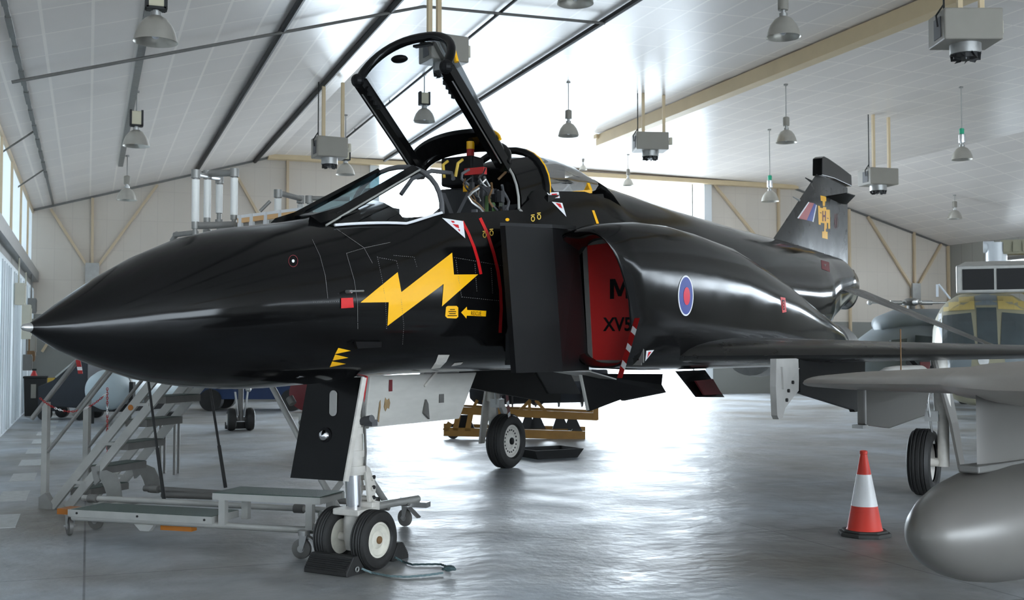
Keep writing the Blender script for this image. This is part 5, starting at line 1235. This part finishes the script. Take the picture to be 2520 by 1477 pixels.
# nose gear of another jet beyond
Z = 23.7; p = C(592, 1062, Z); t = thing('distant_nose_gear', 'twin-wheeled black nose gear of another aircraft beyond the access platform', 'landing gear', (p.x, p.y, 0), -YAW+.35)
for s in (1, -1):
    b = MB(); b.lathe([(.10, -.07), (.16, -.09), (.215, -.07), (.235, -.03), (.235, .03), (.215, .07), (.16, .09), (.10, .07)], (s*.19, 0, .235), (1, 0, 0), 28); w_ = b.build('wheel', 'rubber', t); b = MB(); b.tube((s*.27, 0, .235), (s*.285, 0, .235), .12, n=22); b.build('hub', 'white_gear', w_)
b = MB(); b.tube((-.15, 0, .235), (.15, 0, .235), .04); b.tube((0, 0, .2), (0, .05, 1.6), .055); b.build('gear_leg', 'alu_dark', t)
b = MB(); b.tube((-.05, 0, .3), (-.12, -.02, .8), .02); b.tube((.08, 0, .3), (.14, -.02, .85), .02); b.sphere((.15, 0, .85), .06, 10); b.tube((0, 0, .9), (.1, .6, 1.6), .035); b.build('gear_links', 'steel', t)
b = MB(); b.box((-.28, .25, .02), (.24, .38, .16)); b.build('rear_chock', 'rubber', t, 0)
b = MB(); b.loft([[(x, y, z) for x, z in ((-.5, 1.55), (.5, 1.55), (.7, 1.9), (.45, 2.35), (-.45, 2.35), (-.7, 1.9))] for y in (-1.2, 1.8)]); b.build('fuselage_belly', 'navy_dark', t, 30)
# blue vehicle row and red drum beyond
Z = 31; p = C(600, 985, Z); t = thing('tow_tractor', 'dark blue low aircraft tow tractor parked beyond the platform', 'tractor', (p.x, p.y, 0), -YAW)
b = MB(); b.prism([(-1.4, 0, .32), (1.85, 0, .32), (1.85, 0, .95), (.9, 0, 1.0), (.7, 0, 1.5), (-.2, 0, 1.5), (-.4, 0, 1.0), (-1.4, 0, .9)], (0, 1.7, 0)); bevel(b.build('tractor_body', 'blue_cart', t, 0), .04)
for x in (-.9, 1.3):
    b = MB(); b.tube((x, -.04, .3), (x, .25, .3), .3, n=24); b.build('tractor_wheel', 'rubber', t); b = MB(); b.tube((x, 1.45, .3), (x, 1.74, .3), .3, n=24); b.build('tractor_wheel', 'rubber', t)
b = MB(); b.box((-.3, -.03, .6), (.25, .0, .95)); b.box((1.0, -.03, .7), (1.3, 0, .9)); b.build('side_panel', 'heater_grey', t, 0); b = MB(); b.box((-.15, -.02, 1.08), (.62, 0, 1.4)); b.build('cab_window', 'heli_glass', t, 0)
Z = 19.0; p = C(752, 1015, Z); t = thing('red_drum', 'dark red round drum end on a small steel stand, behind the nose gear door', 'drum', (p.x, p.y, 0), -YAW)
zt_ = p.z
b = MB(); b.lathe([(.02, 0), (.2, .02), (.30, .06), (.31, .2), (.31, .8)], (.05, -.2, zt_+.33), (0, 1, 0), 32); b.build('drum_shell', 'dim_red', t)
b = MB(); b.box((-.25, -.25, zt_-.06), (.45, .6, zt_)); 
for x in (-.08, .38): b.box((x, -.2, 0), (x+.05, -.15, zt_-.06)); b.box((x, .5, 0), (x+.05, .55, zt_-.06))
b.build('drum_stand', 'alu', t, 0)
Z = 15.5; p = C(418, 1050, Z); t = thing('low_stool', 'small black topped stool behind the access steps', 'stool', (p.x, p.y, 0), -YAW)
b = MB(); b.box((-.13, -.13, p.z+.12), (.13, .13, p.z+.2)); b.build('stool_seat', 'cable_black', t, 0); b = MB()
for x in (-.11, .08):
    for y in (-.11, .08): b.box((x, y, 0), (x+.03, y+.03, p.z+.12))
b.build('stool_frame', 'alu_dark', t, 0)
b = None
# ================================================================== helicopters
ZH = 28.0; h0 = W((2425-1260)/2800*ZH, ZH); HE = thing('yellow_helicopter', 'large helicopter facing the camera with yellow roof patches and mesh intake box, right edge', 'helicopter', h0, -YAW-radians(21))
def oval(y, w, z0, z1, n=28, k=2.6, cz=None):
    cz = (z0+z1)/2 if cz is None else cz; P = []
    for i in range(n):
        a = 2*pi*i/n; c, s = cos(a), sin(a); P.append((w*abs(c)**(2/k)*(1 if c >= 0 else -1), y, cz+(z1-cz if s > 0 else cz-z0)*abs(s)**(2/k)*(1 if s >= 0 else -1)))
    return P
st_ = [(-1.75, .45, .55, 1.25), (-1.6, .85, .42, 1.7), (-1.2, 1.08, .35, 2.35), (-.75, 1.20, .32, 2.85), (-.2, 1.24, .30, 3.08), (.6, 1.25, .3, 3.14), (4, 1.25, .3, 3.14), (6, .9, .8, 2.9)]
b = MB(); b.loft([oval(y, w, z0, z1) for y, w, z0, z1 in st_]); hb = b.build('cabin_shell', 'heli_khaki', HE, 50)
HT = BVHTree.FromPolygons([v.co.copy() for v in hb.data.vertices], [tuple(p.vertices) for p in hb.data.polygons])
def front_patch(name, pts, m, parent=hb, off=.02, top=False, step=.12):
    bm = bmesh.new(); P = [V3((x, z, 0)) for x, z in pts]
    for t_ in tessellate_polygon([P]): bm.faces.new([bm.verts.new(P[i]) for i in t_])
    bmesh.ops.remove_doubles(bm, verts=bm.verts, dist=1e-4)
    for ax in (0, 1):
        lo = min(v.co[ax] for v in bm.verts); hi = max(v.co[ax] for v in bm.verts); q = lo+step
        while q < hi:
            no = (1, 0, 0) if ax == 0 else (0, 1, 0); bmesh.ops.bisect_plane(bm, geom=bm.verts[:]+bm.edges[:]+bm.faces[:], plane_co=(q, q, 0), plane_no=no, dist=1e-5); q += step
    bad = []
    for v in bm.verts:
        x, z = v.co.x, v.co.y
        loc, no, i, d = HT.ray_cast(V3((x, z, 6)), V3((0, 0, -1))) if top else HT.ray_cast(V3((x, -6, z)), V3((0, 1, 0)))
        if loc is None: bad.append(v)
        else: v.co = loc+(V3((0, 0, off)) if top else V3((0, -off, 0)))
    bmesh.ops.delete(bm, geom=bad, context='VERTS')
    me = bpy.data.meshes.new(name); bm.to_mesh(me); bm.free(); me.materials.append(M[m]); o = bpy.data.objects.new(name, me); COL.objects.link(o); o.parent = parent
    return o
for s in (-1, 1):
    front_patch('windscreen_pane', [(s*1.0, 1.62), (s*.97, 2.50), (s*.34, 2.56), (s*.26, 1.66)][::s], 'heli_glass')
    front_patch('yellow_roof_patch', [(s*1.08, 2.60), (s*.95, 2.93), (s*.26, 3.09), (s*.26, 2.64)][::s], 'heli_yellow')
    front_patch('lower_nose_window', [(s*.95, 1.05), (s*.93, 1.5), (s*.35, 1.5), (s*.4, 1.0)][::s], 'heli_grey')
front_patch('centre_pane', [(-.22, 1.75), (.22, 1.75), (.22, 2.68), (-.22, 2.68)], 'heli_glass')
front_patch('grey_roof_strip', [(-.24, 2.74), (.24, 2.74), (.24, 3.08), (-.24, 3.08)], 'heli_grey')
front_patch('white_flank', [(-1.19, 1.0), (-1.02, 1.0), (-.99, 1.7), (-1.0, 2.6), (-1.06, 2.6), (-1.18, 1.7)], 'heli_white')
b = MB(); b.tube((-.1, -1.72, 1.42), (-.1, -1.6, 1.42), .12, n=18); b.tube((.35, -1.6, 1.55), (.35, -1.5, 1.55), .1, n=16); b.build('nose_lamp', 'steel', HE)
b = MB(); b.box((-.66, -1.0, 3.02), (1.05, -.55, 3.70)); ib = bevel(b.build('intake_box', 'alu', HE, 0), .04)
for x0, x1 in ((-.52, .18), (.24, .94)): b = MB(); b.box((x0, -1.03, 3.10), (x1, -.98, 3.60)); b.build('intake_mesh', 'mesh_dark', ib, 0)
b = MB(); b.prism([(-.62, -1.0, 3.69), (1.05, -1.0, 3.69), (.95, -.7, 3.80), (-.45, -.7, 3.80)], (0, .15, .0)); b.build('intake_cowl', 'alu', HE, 0)
b = MB(); b.lathe([(.1, 0), (.35, .1), (.42, .6), (.3, 2.5)], (1.15, -.5, 3.35), (0, 1, 0), 24); b.build('engine_cowling', 'heli_yellow', HE)
b = MB(); b.tube((.3, .6, 3.2), (.3, .6, 4.35), .25, n=20); b.tube((.0, .6, 4.25), (.25, .6, 4.25), .15, n=14); b.build('rotor_mast', 'heli_white', HE)
b = MB(); b.box((.4, .4, 4.05), (1.5, .9, 4.4)); 
for k in range(5): b.box((.45+k*.22, .36, 4.1), (.6+k*.22, .42, 4.35))
b.build('rotor_head', 'heli_khaki', HE, 0)
b = MB(); b.tube((-.8, -.9, 2.9), (-1.05, -1.0, 3.25), .025, n=8); b.box((-1.12, -1.02, 2.95), (-1.06, -.98, 3.25)); b.build('side_mirror', 'heli_white', HE)
b = MB(); b.prism([(-.22, -1.72, 1.25), (.75, -1.75, .62), (.75, -1.75, .82), (.1, -1.7, 1.28)], (0, .02, 0)); b.build('red_sash', 'stripe_red', HE, 0)
b = MB()
for s in (-1, 1): b.tube((s*1.9, .4, .3), (s*1.65, .4, .3), .3, n=24)
b.build('main_wheels', 'rubber', HE); b = MB()
for s in (-1, 1): b.bar((s*1.75, .4, .3), (s*1.2, .4, 1.3), .1)
b.build('wheel_sponson', 'heli_grey', HE, 0)
ZL = 35.0; l0 = W((2215-1260)/2800*ZL, ZL); LY = thing('grey_helicopter', 'smaller pale grey helicopter behind the black jet wing, with folded rotor head', 'helicopter', l0, -YAW+radians(-60))
stl = [(-2.2, .25, .9, 1.35), (-1.9, .55, .62, 1.75), (-1.3, .78, .45, 2.1), (-.6, .88, .4, 2.45), (.2, .9, .4, 2.55), (2.2, .9, .4, 2.5), (3.5, .55, .9, 2.3), (6.5, .2, 1.6, 2.1)]
b = MB(); b.loft([oval(y, w, z0, z1) for y, w, z0, z1 in stl]); b.build('cabin_shell', 'heli_grey', LY, 50)
b = MB(); b.loft([oval(y, w, 2.2, z1, k=2.2) for y, w, z1 in ((-.95, .2, 2.5), (-.7, .5, 2.72), (0, .62, 2.92), (1.6, .62, 2.95), (2.6, .4, 2.75))]); b.build('engine_cowling', 'heli_grey', LY, 50)
b = MB(); b.tube((.86, 1.2, 2.35), (.93, 1.25, 2.35), .38, n=24); b.build('engine_intake', 'mesh_dark', LY)
b = MB(); b.prism([(.80, -1.5, 1.5), (.92, -.9, 1.45), (.9, -.8, 2.0), (.74, -1.3, 1.95)], (.06, 0, 0)); b.prism([(.93, -.5, 1.4), (.95, .5, 1.4), (.95, .5, 2.05), (.92, -.4, 2.1)], (.02, 0, 0)); b.build('cabin_window', 'heli_glass', LY, 0)
b = MB(); b.tube((0, .5, 2.8), (0, .5, 3.12), .13, n=16); b.sphere((0, .5, 3.14), .26, 12, (1, 1, .5)); rt = b.build('rotor_hub', 'alu_dark', LY)
for a in (radians(60), radians(-118), radians(150), radians(-30)):
    b = MB(); c, s = cos(a), sin(a); o = V3((0, .5, 3.12)); L1 = 1.3 if abs(a) > 1 else .7
    b.tube(o, o+V3((c*L1, s*L1, 0)), .035, n=10); b.tube(o+V3((c*.3, s*.3, 0)), o+V3((c*.65, s*.65, 0)), .07, n=12); b.sphere(o+V3((c*L1, s*L1, 0)), .08, 10); b.build('blade_arm', 'steel', rt)
b = MB()
for s in (-1, 1): b.tube((s*1.1, 1.6, .2), (s*.95, 1.6, .2), .2, n=20); b.tube((s*1.0, 1.6, .2), (s*.7, 1.5, .6), .05, n=8)
b.tube((0, -1.4, .18), (.08, -1.4, .18), .18, n=20); b.tube((.0, -1.4, .2), (0, -1.35, .6), .05, n=8); b.build('undercarriage', 'rubber', LY)
b = MB(); b.box((.895, -.2, .95), (.94, .5, 1.3)); b.build('side_badge', 'pale_red', LY, 0)
